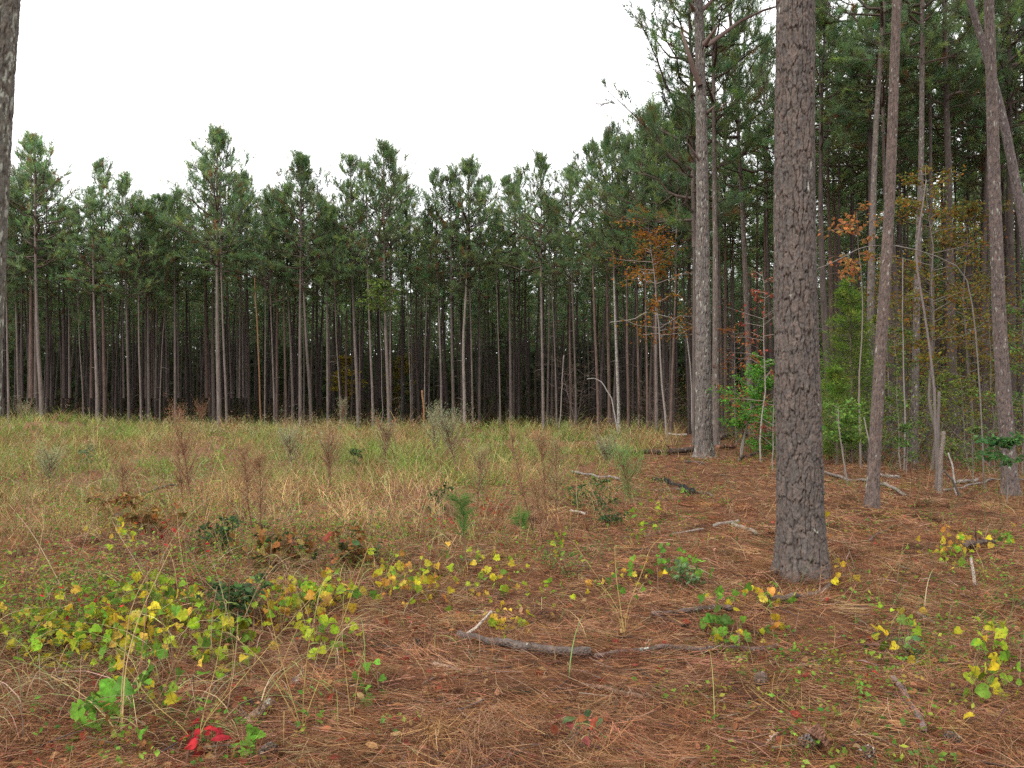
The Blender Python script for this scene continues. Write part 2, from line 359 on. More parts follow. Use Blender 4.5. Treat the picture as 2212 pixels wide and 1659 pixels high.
# front rows: (x at y=590, x mid, x at base, width px, tone, row)  tone p pale, g grey, r reddish, d darkened for shade, t thin
FR = [(5, 5, 6, 8, 'd', 1), (13, 16, 19, 5, 'p', 0), (32, 37, 40, 4.5, 'p', 0), (48, 47, 49, 6, 'd', 1), (68, 68, 68, 11, 'r', 1), (77, 82, 91, 8.5, 'p', 0), (76, 78, 78, 8, 'g', 0.3), (101, 103, 104, 6, 'd', 1), (137, 138, 139, 8, 'd', 1), (149, 150, 151, 6, 'g', 1),
      (165, 172, 181, 3.2, 'p', 0), (196, 197, 198, 6, 'r', 1), (201, 206, 211, 7, 'p', 0), (221, 224, 227, 7, 'r', 0), (264, 266, 268, 4.5, 'g', 1), (272, 275, 279, 6, 'g', 0), (299, 300, 305, 4.5, 'p', 0), (316, 316, 317, 8, 'd', 1), (320, 320, 322, 6, 'g', 0), (328, 328, 328, 4, 'r', 1),
      (340, 338, 336, 5, 'g', 1), (363, 350, 345, 3, 'p', 0), (357, 359, 360, 4, 'g', 1), (377, 378, 379, 6, 'g', 0), (384, 385, 386, 4.5, 'g', 1), (403, 403, 403, 7, 'd', 2), (443, 445, 448, 7.5, 'r', 1), (469, 470, 474, 9.5, 'p', 0), (478, 483, 490, 5, 'p', 0), (490, 496, 501, 4, 'g', 1),
      (511, 512, 513, 3.5, 'g', 1), (519, 518, 517, 4, 'p', 1), (523, 524, 526, 4, 'p', 1), (532, 533, 534, 5, 'g', 2), (573, 573, 572, 3.2, 'p', 0), (582, 588, 593, 4, 'p', 0), (600, 599, 598, 6, 'r', 1), (588, 588, 588, 6, 'd', 2), (612, 615, 618, 5.5, 'r', 0.4), (620, 628, 633, 5.5, 'p', 0.4),
      (649, 648, 649, 7.5, 'g', 0), (654, 662, 672, 6.5, 'p', 0), (656, 657, 657, 4, 'g', 1), (684, 684, 684, 6.5, 'd', 2), (706, 707, 708, 5.5, 'p', 0), (712, 711, 710, 4, 'p', 1), (721, 727, 736, 2.8, 'p', 0), (749, 748, 748, 5, 'r', 1), (760, 767, 774, 7.5, 'p', 0),
      (777, 777, 778, 2.8, 'p', 0.5), (794, 800, 806, 5.5, 'p', 0), (820, 820, 821, 6, 'd', 2), (830, 834, 841, 8, 'p', 0), (844, 843, 844, 4, 'p', 0), (869, 869, 869, 7, 'd', 1.5), (886, 889, 891, 4.5, 'g', 1), (878, 883, 888, 2.8, 'p', 0.5), (924, 918, 917, 2.8, 'p', 0), (930, 929, 926, 3.3, 'g', 1),
      (944, 951, 954, 5, 'p', 0), (974, 976, 980, 7, 'g', 0), (990, 996, 997, 3.5, 'g', 1), (1009, 1000, 1004, 7, 'w', 0), (1014, 1018, 1021, 4.5, 'p', 0.3), (1037, 1036, 1036, 5.5, 'g', 1), (1054, 1054, 1054, 4.5, 'd', 2), (1072, 1077, 1081, 3.3, 'p', 0), (1100, 1102, 1104, 6.5, 'g', 0.5), (1111, 1110, 1110, 5.5, 'd', 1),
      (1122, 1121, 1121, 5, 'd', 1.5), (1169, 1171, 1174, 6.5, 'p', 0), (1191, 1198, 1203, 3.2, 'p', 0), (1231, 1231, 1234, 6, 'r', 0.8), (1235, 1241, 1245, 5, 'g', 0.2), (1281, 1287, 1293, 6.5, 'r', 0), (1311, 1314, 1317, 7, 'r', 0.6), (1326, 1331, 1337, 6.5, 'l', 0), (1354, 1355, 1358, 6, 'r', 0), (1375, 1378, 1381, 6, 'r', 0.4),
      (1394, 1397, 1399, 5.5, 'r', 0), (1412, 1414, 1415, 4.5, 'r', 0.4), (1418, 1417, 1419, 6.5, 'p', 0), (1431, 1434, 1435, 7.5, 'd', 1), (1448, 1449, 1447, 5, 'd', 1), (1461, 1455, 1450, 6, 'r', 0), (1475, 1482, 1488, 4, 'd', 0.8), (1490, 1490, 1490, 7, 'd', 1.4)]
TONE = {'p': (.115, .093, .08), 'w': (.165, .14, .12), 'g': (.08, .063, .055), 'r': (.083, .056, .045), 'd': (.05, .038, .033), 'l': (.17, .145, .13)}  # the dark tone paints the shade of the rows behind into the bark
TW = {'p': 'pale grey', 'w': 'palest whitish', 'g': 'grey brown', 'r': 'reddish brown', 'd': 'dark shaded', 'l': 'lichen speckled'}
MARKS = [(-200, 'left edge trunk'), (91, 'pale forked pine'), (345, 'thin pale leaning pine'), (474, 'tallest round topped pine'), (560, 'orange dead trunk'), (672, 'pale leaning pine'), (841, 'pale pine with candle top'), (915, 'orange broken post'), (1004, 'palest curved trunk'), (1174, 'smooth pale straight pine'), (1337, 'lichen speckled pine')]
ORD = 'first second third fourth fifth sixth seventh eighth ninth tenth eleventh twelfth thirteenth fourteenth fifteenth sixteenth'.split()
def front_depth(x):
    return float(np.interp(x, [0, 1080, 1250, 1400, 1500], [61, 61, 55, 47, 40]))
FR.sort(key=lambda r: r[2])
cnt = {}
placed = []
for j, (xt, xm, xb, w, tone, row) in enumerate(FR):
    Yd = front_depth(xb) + row * 6 + rng.uniform(-1.2, 1.2)
    near_pk = [p for p in PEAKS if abs(p - xt) < 9]
    top = np.interp(xt, sx_, sy_) + (0 if near_pk and row < .5 and w > 4.4 else rng.uniform(15, 75))
    if w < 3.6: top = np.interp(xt, sx_, sy_) + rng.uniform(110, 200)
    zt = at(xt, top, Yd)[2]
    xtop = xt + (xt - xm) * .25
    img = [(xb, 930), (xb * .85 + xm * .15, 860), (xm, 745), (xt, 590), (xtop, 460)]
    mk_i = max(i for i, (mx_, _) in enumerate(MARKS) if xb > mx_ + .01) if xb > -200 else 0
    lean = xt - xb
    word = 'straight' if abs(lean) < 6 else ('leaning left' if lean < 0 else 'leaning right')
    thick = 'slender' if w < 4 else ('slim' if w < 6 else 'stout')
    isM = [nm for mx_, nm in MARKS if abs(mx_ - xb) < .6]
    if isM:
        label = {'pale forked pine': 'pale grey pine at far left whose trunk forks just above the grass', 'thin pale leaning pine': 'very thin pale pine leaning right across the front of the stand',
                 'tallest round topped pine': 'tallest round topped pine of the stand, on a straight pale trunk', 'pale leaning pine': 'pale pine with a strongly leaning lower trunk in front row', 'pale pine with candle top': 'pale pine with candle-like top shoots, tall in the middle of the stand',
                 'palest curved trunk': 'palest whitish pine with a gently curved trunk in mid stand', 'smooth pale straight pine': 'pale pine with smooth straight trunk standing alone under a narrow crown', 'lichen speckled pine': 'pine whose trunk is speckled white with lichen near the right end'}[isM[0]]
        cnt[mk_i] = cnt.get(mk_i, 0)
    else:
        k = cnt[mk_i] = cnt.get(mk_i, 0) + 1
        label = f"{thick} {TW[tone]} {word} pine, {ORD[k - 1]} trunk right of the {MARKS[mk_i][1]}"
    mat = M_LICHEN if tone == 'l' else M_BARK
    Hh = zt
    cb = Hh * rng.uniform(.5, .6) if row < .5 else Hh * rng.uniform(.57, .66)
    if w < 3.6: cb = Hh * .7
    col = np.array(TONE[tone]) * rng.uniform(.9, 1.1)
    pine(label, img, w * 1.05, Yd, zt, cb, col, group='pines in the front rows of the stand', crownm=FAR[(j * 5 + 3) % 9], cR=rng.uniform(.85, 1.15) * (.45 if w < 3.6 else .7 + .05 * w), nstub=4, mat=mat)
    placed.append((at(xb, 900, Yd)[0], Yd))

# deeper pines, individually copied, trunk colour darkened for the shade inside the stand
protos = []
for k in range(6):
    H = rng.uniform(17, 19.5)
    z = np.linspace(-.3, H, 12); path = np.stack([.12 * np.sin(z * .3 + k) + .015 * z * rng.normal(), .1 * np.cos(z * .25 + 2 * k), z], -1)
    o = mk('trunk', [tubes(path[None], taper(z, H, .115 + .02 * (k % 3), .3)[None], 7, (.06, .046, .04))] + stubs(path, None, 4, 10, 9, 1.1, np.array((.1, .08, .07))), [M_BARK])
    protos.append((o.data, path, H)); bpy.data.objects.remove(o)
deep = []; tries = 0
occ = list(placed)
right_keep = [(6.4, 26.7), (9, 32), (2.7, 7.5), (5.7, 12.2), (9.4, 15)]
def inforest(x, y):
    return (y > np.interp(x, [-60, 0, 6, 9.5, 12], [64.5, 64.5, 59, 50, 44])) or (y > 27 and x > np.interp(y, [27, 40, 50], [12, 11.5, 10.5]))
cand = []
while len(cand) < 960 and tries < 60000:
    tries += 1
    y = rng.uniform(27, 135); x = rng.uniform(-.72, .72) * y
    if not inforest(x, y): continue
    dmin = 2.15 if y < 90 else 2.2
    if any((x - a) ** 2 + (y - b) ** 2 < dmin ** 2 for a, b in occ + cand): continue
    if y < 64 and rng.random() < .62: continue
    cand.append((x, y))
cand.sort(key=lambda p: p[1] + .15 * abs(p[0]))
NI = 165
sec = {}
SECT = [(300, 'at far left'), (474, 'left of the tallest round topped pine'), (672, 'behind the orange dead trunk'), (915, 'left of the orange broken post'), (1174, 'behind the palest curved trunk'), (1500, 'left of the big grey edge pine'), (1700, 'between the two big pines'), (1900, 'right of the foreground pine'), (9999, 'at the far right')]
for j, (x, y) in enumerate(cand[:NI]):
    me, path, H = protos[j % 6]
    col = dx_of(x, y); s = next(t for c, t in SECT if col < c)
    gz = float(hgt(x, y))
    r = thing('pine_tree', f'slender dark pine deep in the stand {s}', 'pine tree', (x, y, gz), f'shaded pines {s}')
    sc = rng.uniform(.9, 1.05)
    rz = rng.uniform(0, 6.28)
    t = bpy.data.objects.new('trunk', me); C.objects.link(t); t.parent = r; t.scale = (sc * rng.uniform(.8, 1.2),) * 2 + (sc,); t.rotation_euler = (0, 0, rz)
    c = bpy.data.objects.new('crown', FAR[(j * 7) % 9]); C.objects.link(c); c.parent = r
    cb = (rng.uniform(.58, .68) if x < 8 else rng.uniform(.62, .74)) * H
    k = int(np.argmin(abs(path[:, 2] - cb))); p = path[k]
    ca, sa = math.cos(rz), math.sin(rz)
    c.location = (t.scale[0] * (p[0] * ca - p[1] * sa), t.scale[0] * (p[0] * sa + p[1] * ca), p[2] * sc)
    c.scale = (rng.uniform(.7, 1.0),) * 2 + ((H - p[2]) * sc / 10,); c.rotation_euler = (0, 0, rng.uniform(0, 6.28))
# the rest of the stand, beyond counting; deep shade is put into the trunk colour
TR = crown_parts(10, 2.4, 34, 5, 6, .36, .075, 901)
TR = [p for p in TR if len(p[0])]
big = []
for (x, y) in cand[NI:]:
    H = rng.uniform(16.5, 19.5); gz = float(hgt(x, y)); cb = H * rng.uniform(.5, .62); a = rng.uniform(0, 6.28); ca, sa = math.cos(a), math.sin(a)
    for v, f, c, m in (TR[0], TR[3], TR[4], TR[5]):
        s = rng.uniform(.85, 1.1)
        vv = np.stack([(v[:, 0] * ca - v[:, 1] * sa) * s + x, (v[:, 0] * sa + v[:, 1] * ca) * s + y, v[:, 2] * (H - cb) / 10 + cb + gz], -1)
        big.append((vv, f, c * rng.uniform(.75, 1.2), m))
    lx = rng.normal() * .4
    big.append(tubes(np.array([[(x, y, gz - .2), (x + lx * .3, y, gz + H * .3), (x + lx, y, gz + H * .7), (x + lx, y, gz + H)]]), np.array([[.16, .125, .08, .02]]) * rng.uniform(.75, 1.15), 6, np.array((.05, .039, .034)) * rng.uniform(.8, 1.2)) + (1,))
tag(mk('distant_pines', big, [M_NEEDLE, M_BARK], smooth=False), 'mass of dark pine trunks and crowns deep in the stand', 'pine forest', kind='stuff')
# brush on the floor of the stand, leaf colours lowered to paint its shade
n = 90000
y = rng.uniform(66, 150, n); x = rng.uniform(-.74, .74, n) * y
den = fbm(x / 5, y / 7, 40); top = np.interp(y, [66, 80, 110, 150], [.6, 2.2, 6, 9]) * (.25 + 1.3 * den ** 1.3)
z = hgt(x, y) + top * rng.random(n) ** 1.0
keep = (x < 18 + (y - 66) * .3) | (rng.random(n) < .7); x, y, z = x[keep], y[keep], z[keep]
cc = pick([(.035, .048, .022), (.045, .04, .022), (.028, .036, .02), (.06, .04, .022)], len(x), .3)
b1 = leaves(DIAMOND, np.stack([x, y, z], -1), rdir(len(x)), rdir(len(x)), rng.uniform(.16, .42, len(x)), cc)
n = 125000
y = rng.uniform(104, 168, n); x = rng.uniform(-.76, .76, n) * y
top = (10.5 + 12 * fbm(x / 7, y / 30, 44) ** 1.4) * np.interp(y, [104, 130], [.55, 1])
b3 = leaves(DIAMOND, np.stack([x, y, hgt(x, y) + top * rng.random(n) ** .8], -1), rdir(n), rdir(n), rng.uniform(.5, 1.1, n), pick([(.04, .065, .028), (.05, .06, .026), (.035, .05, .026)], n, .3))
n = 60000
y = rng.uniform(150, 176, n); x = rng.uniform(-.76, .76, n) * y
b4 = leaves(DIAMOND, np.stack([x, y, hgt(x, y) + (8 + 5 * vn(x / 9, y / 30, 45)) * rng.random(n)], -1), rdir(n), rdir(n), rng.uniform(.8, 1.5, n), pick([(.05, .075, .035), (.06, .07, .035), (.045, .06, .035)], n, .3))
n = 9000
y = rng.uniform(63, 120, n); x = rng.uniform(-.74, .74, n) * y; p = np.stack([x, y, hgt(x, y)], -1)
b2 = blades(p, rdir(n, 1.6, .5), rng.uniform(.6, 3.2, n), np.full(n, .03), rng.normal(size=(n, 3)) * .25, 3, pick([(.07, .055, .045), (.1, .07, .05)], n, .3))
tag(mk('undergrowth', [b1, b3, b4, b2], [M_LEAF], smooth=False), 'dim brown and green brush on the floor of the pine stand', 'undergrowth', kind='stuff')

# ------------------------------------------------------------------ foreground and edge pines with modelled bark plates
def worley(u, v, nu, s):
    iu = np.floor(u); iv = np.floor(v); f1 = np.full(u.shape, 9.); f2 = f1.copy(); idd = f1.copy(); lv = f1.copy()
    for a in (-1, 0, 1):
        for b in (-1, 0, 1):
            cu = np.mod(iu + a, nu); cv = iv + b
            px = iu + a + .12 + .76 * _h(cu, cv, s); py = iv + b + .12 + .76 * _h(cu, cv, s + 9)
            d = np.hypot(u - px, v - py); new = d < f1
            f2 = np.where(new, f1, np.minimum(f2, d)); idd = np.where(new, _h(cu, cv, s + 17), idd); lv = np.where(new, v - py, lv); f1 = np.where(new, d, f1)
    return f1, f2, idd, lv
def big_trunk(path, H, r0, S, zf, dz, pw, ph, amp, seed, col, flare, parent, base, lichen=.03, lobes=5):
    g0 = base[2]
    zz = np.concatenate([np.arange(path[0][2], zf, dz), np.linspace(zf, path[-1][2], 40)])
    cx = np.interp(zz, path[:, 2], path[:, 0]); cy = np.interp(zz, path[:, 2], path[:, 1])
    zl = zz - g0; r = taper(zl, H, r0, flare, .22) * (1 + .12 * flare * np.exp(-np.maximum(zl, 0) / .9))
    th = np.arange(S) * 2 * np.pi / S
    TH, ZZ = np.meshgrid(th, zl)
    RR = r[:, None] * (1 + .10 * np.exp(-np.maximum(ZZ, 0) / .3) * np.cos(lobes * TH + seed) + .02 * np.sin(2 * TH + ZZ * 1.3) + .012 * np.sin(3 * TH - ZZ * 2.1))
    nu = max(5, round(2 * np.pi * r0 / pw))
    wx = .55 * (fbm(TH * nu / 6.283 * 1.3, ZZ / ph * .9, seed + 3) - .5); wy = .8 * (fbm(TH * nu / 6.283, ZZ / ph * .8, seed + 5) - .5)
    fade = np.minimum(1, np.minimum(TH, 6.2832 - TH) * 3)
    u = np.mod(TH / 6.28318 * nu + wx * fade * 1.6, nu); v = ZZ / ph / 2.3 + wy * fade
    f1, f2, idd, lv = worley(u, v, nu, seed)
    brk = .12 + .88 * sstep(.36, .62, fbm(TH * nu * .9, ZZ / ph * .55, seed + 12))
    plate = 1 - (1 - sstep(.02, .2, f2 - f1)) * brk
    u2 = np.mod(u * 2.0 + .5 * fade * (fbm(TH * nu, ZZ / ph * 2, seed + 14) - .5), 2 * nu)
    g1, g2, id2, lv2 = worley(u2, v * 3.4 + .9 * fade * (fbm(TH * nu * .8, ZZ / ph * 1.7, seed + 15) - .5), 2 * nu, seed + 31)
    crack = 1 - .5 * (1 - sstep(.0, .09, g2 - g1)) * sstep(.3, .6, id2)
    fl = v * 2.6 + idd * 5 + .9 * fbm(TH * nu * 1.1, ZZ / ph * .9, seed + 41) * fade + .35 * id2; fl = fl - np.floor(fl)
    hgt_ = .26 * (1 - fl) ** 1.5 * plate + plate * (.5 + .38 * idd - .20 * lv + .18 * id2 - .16 * lv2) * (.6 + .4 * crack) + .16 * (fbm(TH * nu * 1.6, ZZ / ph * 5, seed + 8) - .5)
    RR = RR + amp * (hgt_ - .6)
    V = np.stack([cx[:, None] + RR * np.cos(TH), cy[:, None] + RR * np.sin(TH), ZZ + g0], -1).reshape(-1, 3)
    Nr = len(zz); i = np.arange(Nr - 1)[:, None] * S; s = np.arange(S)[None]; s2 = (s + 1) % S
    Fq = np.stack([i + s, i + s2, i + S + s2, i + S + s], -1).reshape(-1, 4)
    base_c = np.asarray(col) * np.ones(TH.shape + (1,))
    fine = fbm(TH * nu * 2.4, ZZ / ph * 6, seed + 21)
    tint = (.80 + .2 * idd + .2 * (id2 - .3) + .6 * (fine - .5))[..., None] * np.stack([1 + .14 * (id2 - .5), np.ones_like(id2), 1 - .10 * (id2 - .5)], -1)
    cc = base_c * tint
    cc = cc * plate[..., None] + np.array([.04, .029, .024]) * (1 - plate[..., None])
    li = ((id2 > 1 - lichen * .6) & (plate > .4))[..., None]
    cc = np.where(li, np.array([.25, .25, .21]), cc)
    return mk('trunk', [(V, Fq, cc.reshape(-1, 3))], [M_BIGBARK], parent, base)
def big_pine(label, img, w, Y, ztop, cb, crownm, cR, S, zf, dz, pw, ph, amp, seed, col, flare, lichen=.03, group='big pines along the edge of the clearing', lobes=5):
    path = trunk_path(img, Y, ztop, 40); g0 = float(hgt(path[0][0], Y)); H = ztop - g0
    base = np.array([np.interp(g0, path[:, 2], path[:, 0]), Y, g0]); root = thing('pine_tree', label, 'pine tree', base, group)
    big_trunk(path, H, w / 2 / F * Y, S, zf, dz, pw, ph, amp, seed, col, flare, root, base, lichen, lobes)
    if crownm is not None:
        cp = np.array([np.interp(cb, path[:, 2], path[:, k]) for k in range(3)]); d = path[-1] - cp
        c = bpy.data.objects.new('crown', crownm); C.objects.link(c); c.parent = root; c.location = cp - base; c.scale = (cR, cR, d[2] / 10)
        c.rotation_euler = (0, math.atan2(d[0], d[2]), 0)
    return root, path, base
GB = (.088, .071, .062)
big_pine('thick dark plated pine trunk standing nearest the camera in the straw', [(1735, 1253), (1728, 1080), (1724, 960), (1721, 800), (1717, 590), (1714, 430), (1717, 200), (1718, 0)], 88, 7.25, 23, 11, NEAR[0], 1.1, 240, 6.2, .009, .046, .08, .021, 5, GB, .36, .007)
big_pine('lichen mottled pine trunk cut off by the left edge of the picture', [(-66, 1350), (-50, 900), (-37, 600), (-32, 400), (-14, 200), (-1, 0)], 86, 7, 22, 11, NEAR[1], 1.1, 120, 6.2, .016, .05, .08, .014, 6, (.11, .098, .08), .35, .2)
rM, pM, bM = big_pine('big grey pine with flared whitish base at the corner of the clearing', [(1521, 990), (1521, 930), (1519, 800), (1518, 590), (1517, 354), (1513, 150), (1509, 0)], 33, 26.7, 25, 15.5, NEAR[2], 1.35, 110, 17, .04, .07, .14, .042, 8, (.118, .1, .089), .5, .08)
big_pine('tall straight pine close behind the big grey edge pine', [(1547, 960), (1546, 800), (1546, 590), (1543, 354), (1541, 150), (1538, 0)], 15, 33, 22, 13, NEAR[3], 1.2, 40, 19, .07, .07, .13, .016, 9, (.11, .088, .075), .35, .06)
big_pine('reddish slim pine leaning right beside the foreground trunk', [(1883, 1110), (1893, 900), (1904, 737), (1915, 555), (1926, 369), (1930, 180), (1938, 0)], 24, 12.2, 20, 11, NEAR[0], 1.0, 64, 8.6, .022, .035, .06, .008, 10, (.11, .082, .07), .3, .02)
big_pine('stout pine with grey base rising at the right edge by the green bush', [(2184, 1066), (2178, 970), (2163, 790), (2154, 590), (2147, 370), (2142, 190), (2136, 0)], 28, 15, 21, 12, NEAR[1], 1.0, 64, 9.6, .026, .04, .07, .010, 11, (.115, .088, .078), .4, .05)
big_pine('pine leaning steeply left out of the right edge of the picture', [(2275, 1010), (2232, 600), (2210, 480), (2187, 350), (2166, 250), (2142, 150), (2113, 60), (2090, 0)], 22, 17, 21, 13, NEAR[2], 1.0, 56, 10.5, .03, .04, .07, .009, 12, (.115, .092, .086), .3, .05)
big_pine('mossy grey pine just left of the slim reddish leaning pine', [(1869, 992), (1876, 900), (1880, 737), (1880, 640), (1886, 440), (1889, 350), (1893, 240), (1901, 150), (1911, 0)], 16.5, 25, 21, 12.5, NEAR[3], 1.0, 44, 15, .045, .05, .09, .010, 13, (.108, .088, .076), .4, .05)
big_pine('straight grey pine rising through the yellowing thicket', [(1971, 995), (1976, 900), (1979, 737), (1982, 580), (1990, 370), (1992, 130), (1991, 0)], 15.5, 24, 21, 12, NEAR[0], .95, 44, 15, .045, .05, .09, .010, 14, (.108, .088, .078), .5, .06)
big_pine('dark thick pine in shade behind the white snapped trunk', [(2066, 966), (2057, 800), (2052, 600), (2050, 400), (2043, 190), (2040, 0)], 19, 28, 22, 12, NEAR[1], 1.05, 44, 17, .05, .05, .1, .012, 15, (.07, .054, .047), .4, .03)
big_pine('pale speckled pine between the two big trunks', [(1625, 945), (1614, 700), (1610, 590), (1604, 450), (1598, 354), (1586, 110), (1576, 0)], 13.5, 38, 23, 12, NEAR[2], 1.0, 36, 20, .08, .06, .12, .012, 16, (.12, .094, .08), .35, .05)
SEC = [('leafy topped pine whose branches overhang the clearing beside the big grey pine', [(1500, 940), (1500, 590), (1498, 220), (1489, 20)], 9, 34, 23, 8.8, NEAR[3], 1.35, 'g'),
       ('thin straight pine just right of the tall pine behind the big grey one', [(1567, 940), (1567, 590), (1566, 300), (1562, 100)], 7, 46, 22, 11, NEAR[0], .9, 'r'),
       ('thin reddish pine behind the pale speckled pine', [(1634, 940), (1636, 590), (1638, 200)], 7, 50, 23, 12, NEAR[1], .9, 'r'),
       ('reddish pine just left of the foreground trunk', [(1650, 940), (1653, 590), (1651, 100)], 8, 44, 22, 11.5, NEAR[2], .9, 'r'),
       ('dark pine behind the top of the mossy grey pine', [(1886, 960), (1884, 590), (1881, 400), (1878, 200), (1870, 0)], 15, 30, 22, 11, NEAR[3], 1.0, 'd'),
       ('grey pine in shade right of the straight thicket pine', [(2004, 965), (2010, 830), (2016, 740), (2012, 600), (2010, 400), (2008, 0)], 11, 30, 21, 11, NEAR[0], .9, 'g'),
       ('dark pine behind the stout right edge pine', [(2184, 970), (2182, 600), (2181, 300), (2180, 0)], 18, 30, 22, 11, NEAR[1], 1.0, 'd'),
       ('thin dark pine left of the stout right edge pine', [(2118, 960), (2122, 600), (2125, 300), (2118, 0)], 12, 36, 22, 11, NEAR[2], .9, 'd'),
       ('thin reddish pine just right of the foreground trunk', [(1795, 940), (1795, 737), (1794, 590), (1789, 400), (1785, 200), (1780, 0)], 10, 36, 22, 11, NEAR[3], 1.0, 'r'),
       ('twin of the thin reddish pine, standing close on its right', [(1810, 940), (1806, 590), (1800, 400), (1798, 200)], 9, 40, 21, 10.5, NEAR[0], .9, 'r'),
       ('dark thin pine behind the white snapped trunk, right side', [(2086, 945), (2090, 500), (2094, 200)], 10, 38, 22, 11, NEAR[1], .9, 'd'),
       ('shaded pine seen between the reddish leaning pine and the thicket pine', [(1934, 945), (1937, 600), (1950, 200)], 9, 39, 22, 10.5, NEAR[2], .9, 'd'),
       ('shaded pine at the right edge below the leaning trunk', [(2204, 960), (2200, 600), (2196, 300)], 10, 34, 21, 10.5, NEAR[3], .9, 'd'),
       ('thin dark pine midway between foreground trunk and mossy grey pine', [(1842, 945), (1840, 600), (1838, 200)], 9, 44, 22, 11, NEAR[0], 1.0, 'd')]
for k, (lb, img, w, Yd, zt, cb, cm, cR, tn) in enumerate(SEC):
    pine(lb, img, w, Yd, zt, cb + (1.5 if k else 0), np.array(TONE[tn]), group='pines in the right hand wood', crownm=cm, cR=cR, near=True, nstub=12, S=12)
# limbs on the big grey edge pine
def limb(parent, base, pts, r0, Y, col, name='branch', extra=None):
    P = np.array([at(a, b, Y + c) for a, b, c in pts]); s = np.linspace(0, 1, 9); t = np.linspace(0, 1, len(P))
    Q = np.stack([np.interp(s, t, P[:, k]) for k in range(3)], -1)
    rr = r0 * (1 - .75 * s)
    return mk(name, [tubes(Q[None], rr[None], 7, np.asarray(col))], [M_TWIG], parent, base)
for pts, r0 in (([(1511, 183, -.2), (1498, 150, -.4), (1488, 118, -.6), (1478, 85, -.6), (1470, 70, -.5)], .11), ([(1522, 96, -.2), (1536, 76, -.5), (1552, 53, -.8)], .1), ([(1498, 22, -.2), (1494, 12, -.4), (1490, 6, -.5)], .09),
                ([(1526, 100, 0), (1560, 75, .4), (1600, 45, .8), (1650, 22, 1), (1700, 8, 1)], .09), ([(1528, 245, 0), (1536, 236, -.3), (1545, 228, -.4)], .07), ([(1515, 22, 0), (1530, 10, 0), (1545, -10, 0)], .1), ([(1514, 354, 0), (1500, 330, -.3), (1480, 303, -.5)], .05)):
    limb(rM, bM, pts, r0, 26.7, (.12, .085, .072))

# ------------------------------------------------------------------ broadleaf trees, shrubs, saplings
def broad(name, label, cat, base, H, spread, cols, nleaf, lsize, sr, z0=.25, nb=26, stemcol=(.16, .14, .12), lean=(0, 0), tpl=OVATE, flat=1.0, nstem=1, group=None, top=.8, p=None):
    base = np.asarray(base, float); root = thing(name, label, cat, base, group)
    stem = []; PS = []
    for k in range(nstem):
        s = np.linspace(0, 1, 9); a = rng.uniform(0, 6.28); off = 0 if nstem == 1 else spread * .55
        P = np.stack([lean[0] * s ** 1.4 + off * math.cos(a) * s ** 1.3, lean[1] * s + off * math.sin(a) * s ** 1.3, H * s * rng.uniform(.8, 1) - .05], -1) + np.cumsum(rng.normal(size=(9, 3)) * np.array([.008, .008, 0]) * H, 0) * (s > 0)[:, None]
        PS.append(P); stem.append(tubes(P[None], (sr * (1.02 - .9 * s))[None], 7, stemcol))
    si = rng.integers(0, nstem, nb); q = rng.uniform(z0, 1, nb); PSa = np.array(PS)
    k = np.minimum((q * 8).astype(int), 7); f = (q * 8 - k)[:, None]
    b0 = PSa[si, k] * (1 - f) + PSa[si, k + 1] * f
    az = rng.uniform(0, 6.28, nb); L = spread * rng.uniform(.45, 1.1, nb) * np.interp(q, [z0, .5 * (z0 + 1), 1], [.85, 1, .45])
    d = unit(np.stack([np.cos(az), np.sin(az), rng.uniform(.05, .8, nb) * flat], -1))
    e = b0 + d * L[:, None]; m = (b0 + e) / 2 + rng.normal(size=e.shape) * .06 * L[:, None] + np.array([0, 0, .06]) * L[:, None]
    tw_ = np.stack([b0, m, e], 1); tr_ = np.stack([np.full(nb, sr * .32), np.full(nb, sr * .2), np.full(nb, sr * .07)], 1)
    for j in range(nstem):
        kk = si == j
        mk('stem', [stem[j]] + ([tubes(tw_[kk], tr_[kk], 4, stemcol)] if kk.any() else []), [M_TWIG], root)
    bi = rng.integers(0, nb, nleaf); t = rng.uniform(.25, 1.08, nleaf)[:, None]
    c = np.where(t < .5, b0[bi] * (1 - 2 * t) + m[bi] * 2 * t, m[bi] * (2 - 2 * t) + e[bi] * (2 * t - 1))
    pos = c + rng.normal(size=(nleaf, 3)) * np.array([.1, .1, .075]) * L[bi][:, None]
    mk('foliage', [leaves(tpl, pos, rdir(nleaf, -.25, .6), rdir(nleaf, 1.1), lsize * rng.uniform(.6, 1.25, nleaf), pick(cols, nleaf, .25, p))], [M_LEAF], root, smooth=False)
    return root
def gp(dx, Y): x = at(dx, 900, Y)[0]; return np.array([x, Y, float(hgt(x, Y))])
GRN = [(.09, .235, .035), (.07, .185, .035), (.13, .27, .04)]
broad('holly_shrub', 'bright green leafy shrub overlapping the base of the big grey pine', 'shrub', gp(1600, 24.5), 3.1, 1.2, GRN, 3800, .085, .03, .34, 34, nstem=2)
broad('holly_shrub', 'low green leafy bush spreading left of the foreground trunk', 'shrub', gp(1650, 26), 1.7, .95, GRN, 1800, .085, .025, .2, 22, nstem=2)
broad('orange_oak', 'young tree with thin orange autumn leaves at the wood corner', 'tree', gp(1440, 39), 12.2, 2.7, [(.25, .115, .025), (.20, .125, .03), (.28, .10, .02)], 1800, .16, .06, .45, 46, (.2, .17, .15), (-.8, 0), flat=.45)
broad('red_maple', 'slender sapling with scattered red leaves beside the foreground trunk', 'sapling', gp(1642, 22), 5.4, 1.3, [(.22, .055, .03), (.2, .08, .035), (.24, .06, .04)], 230, .09, .025, .25, 30, (.22, .19, .16), (.2, 0), tpl=MAPLE, flat=.5)
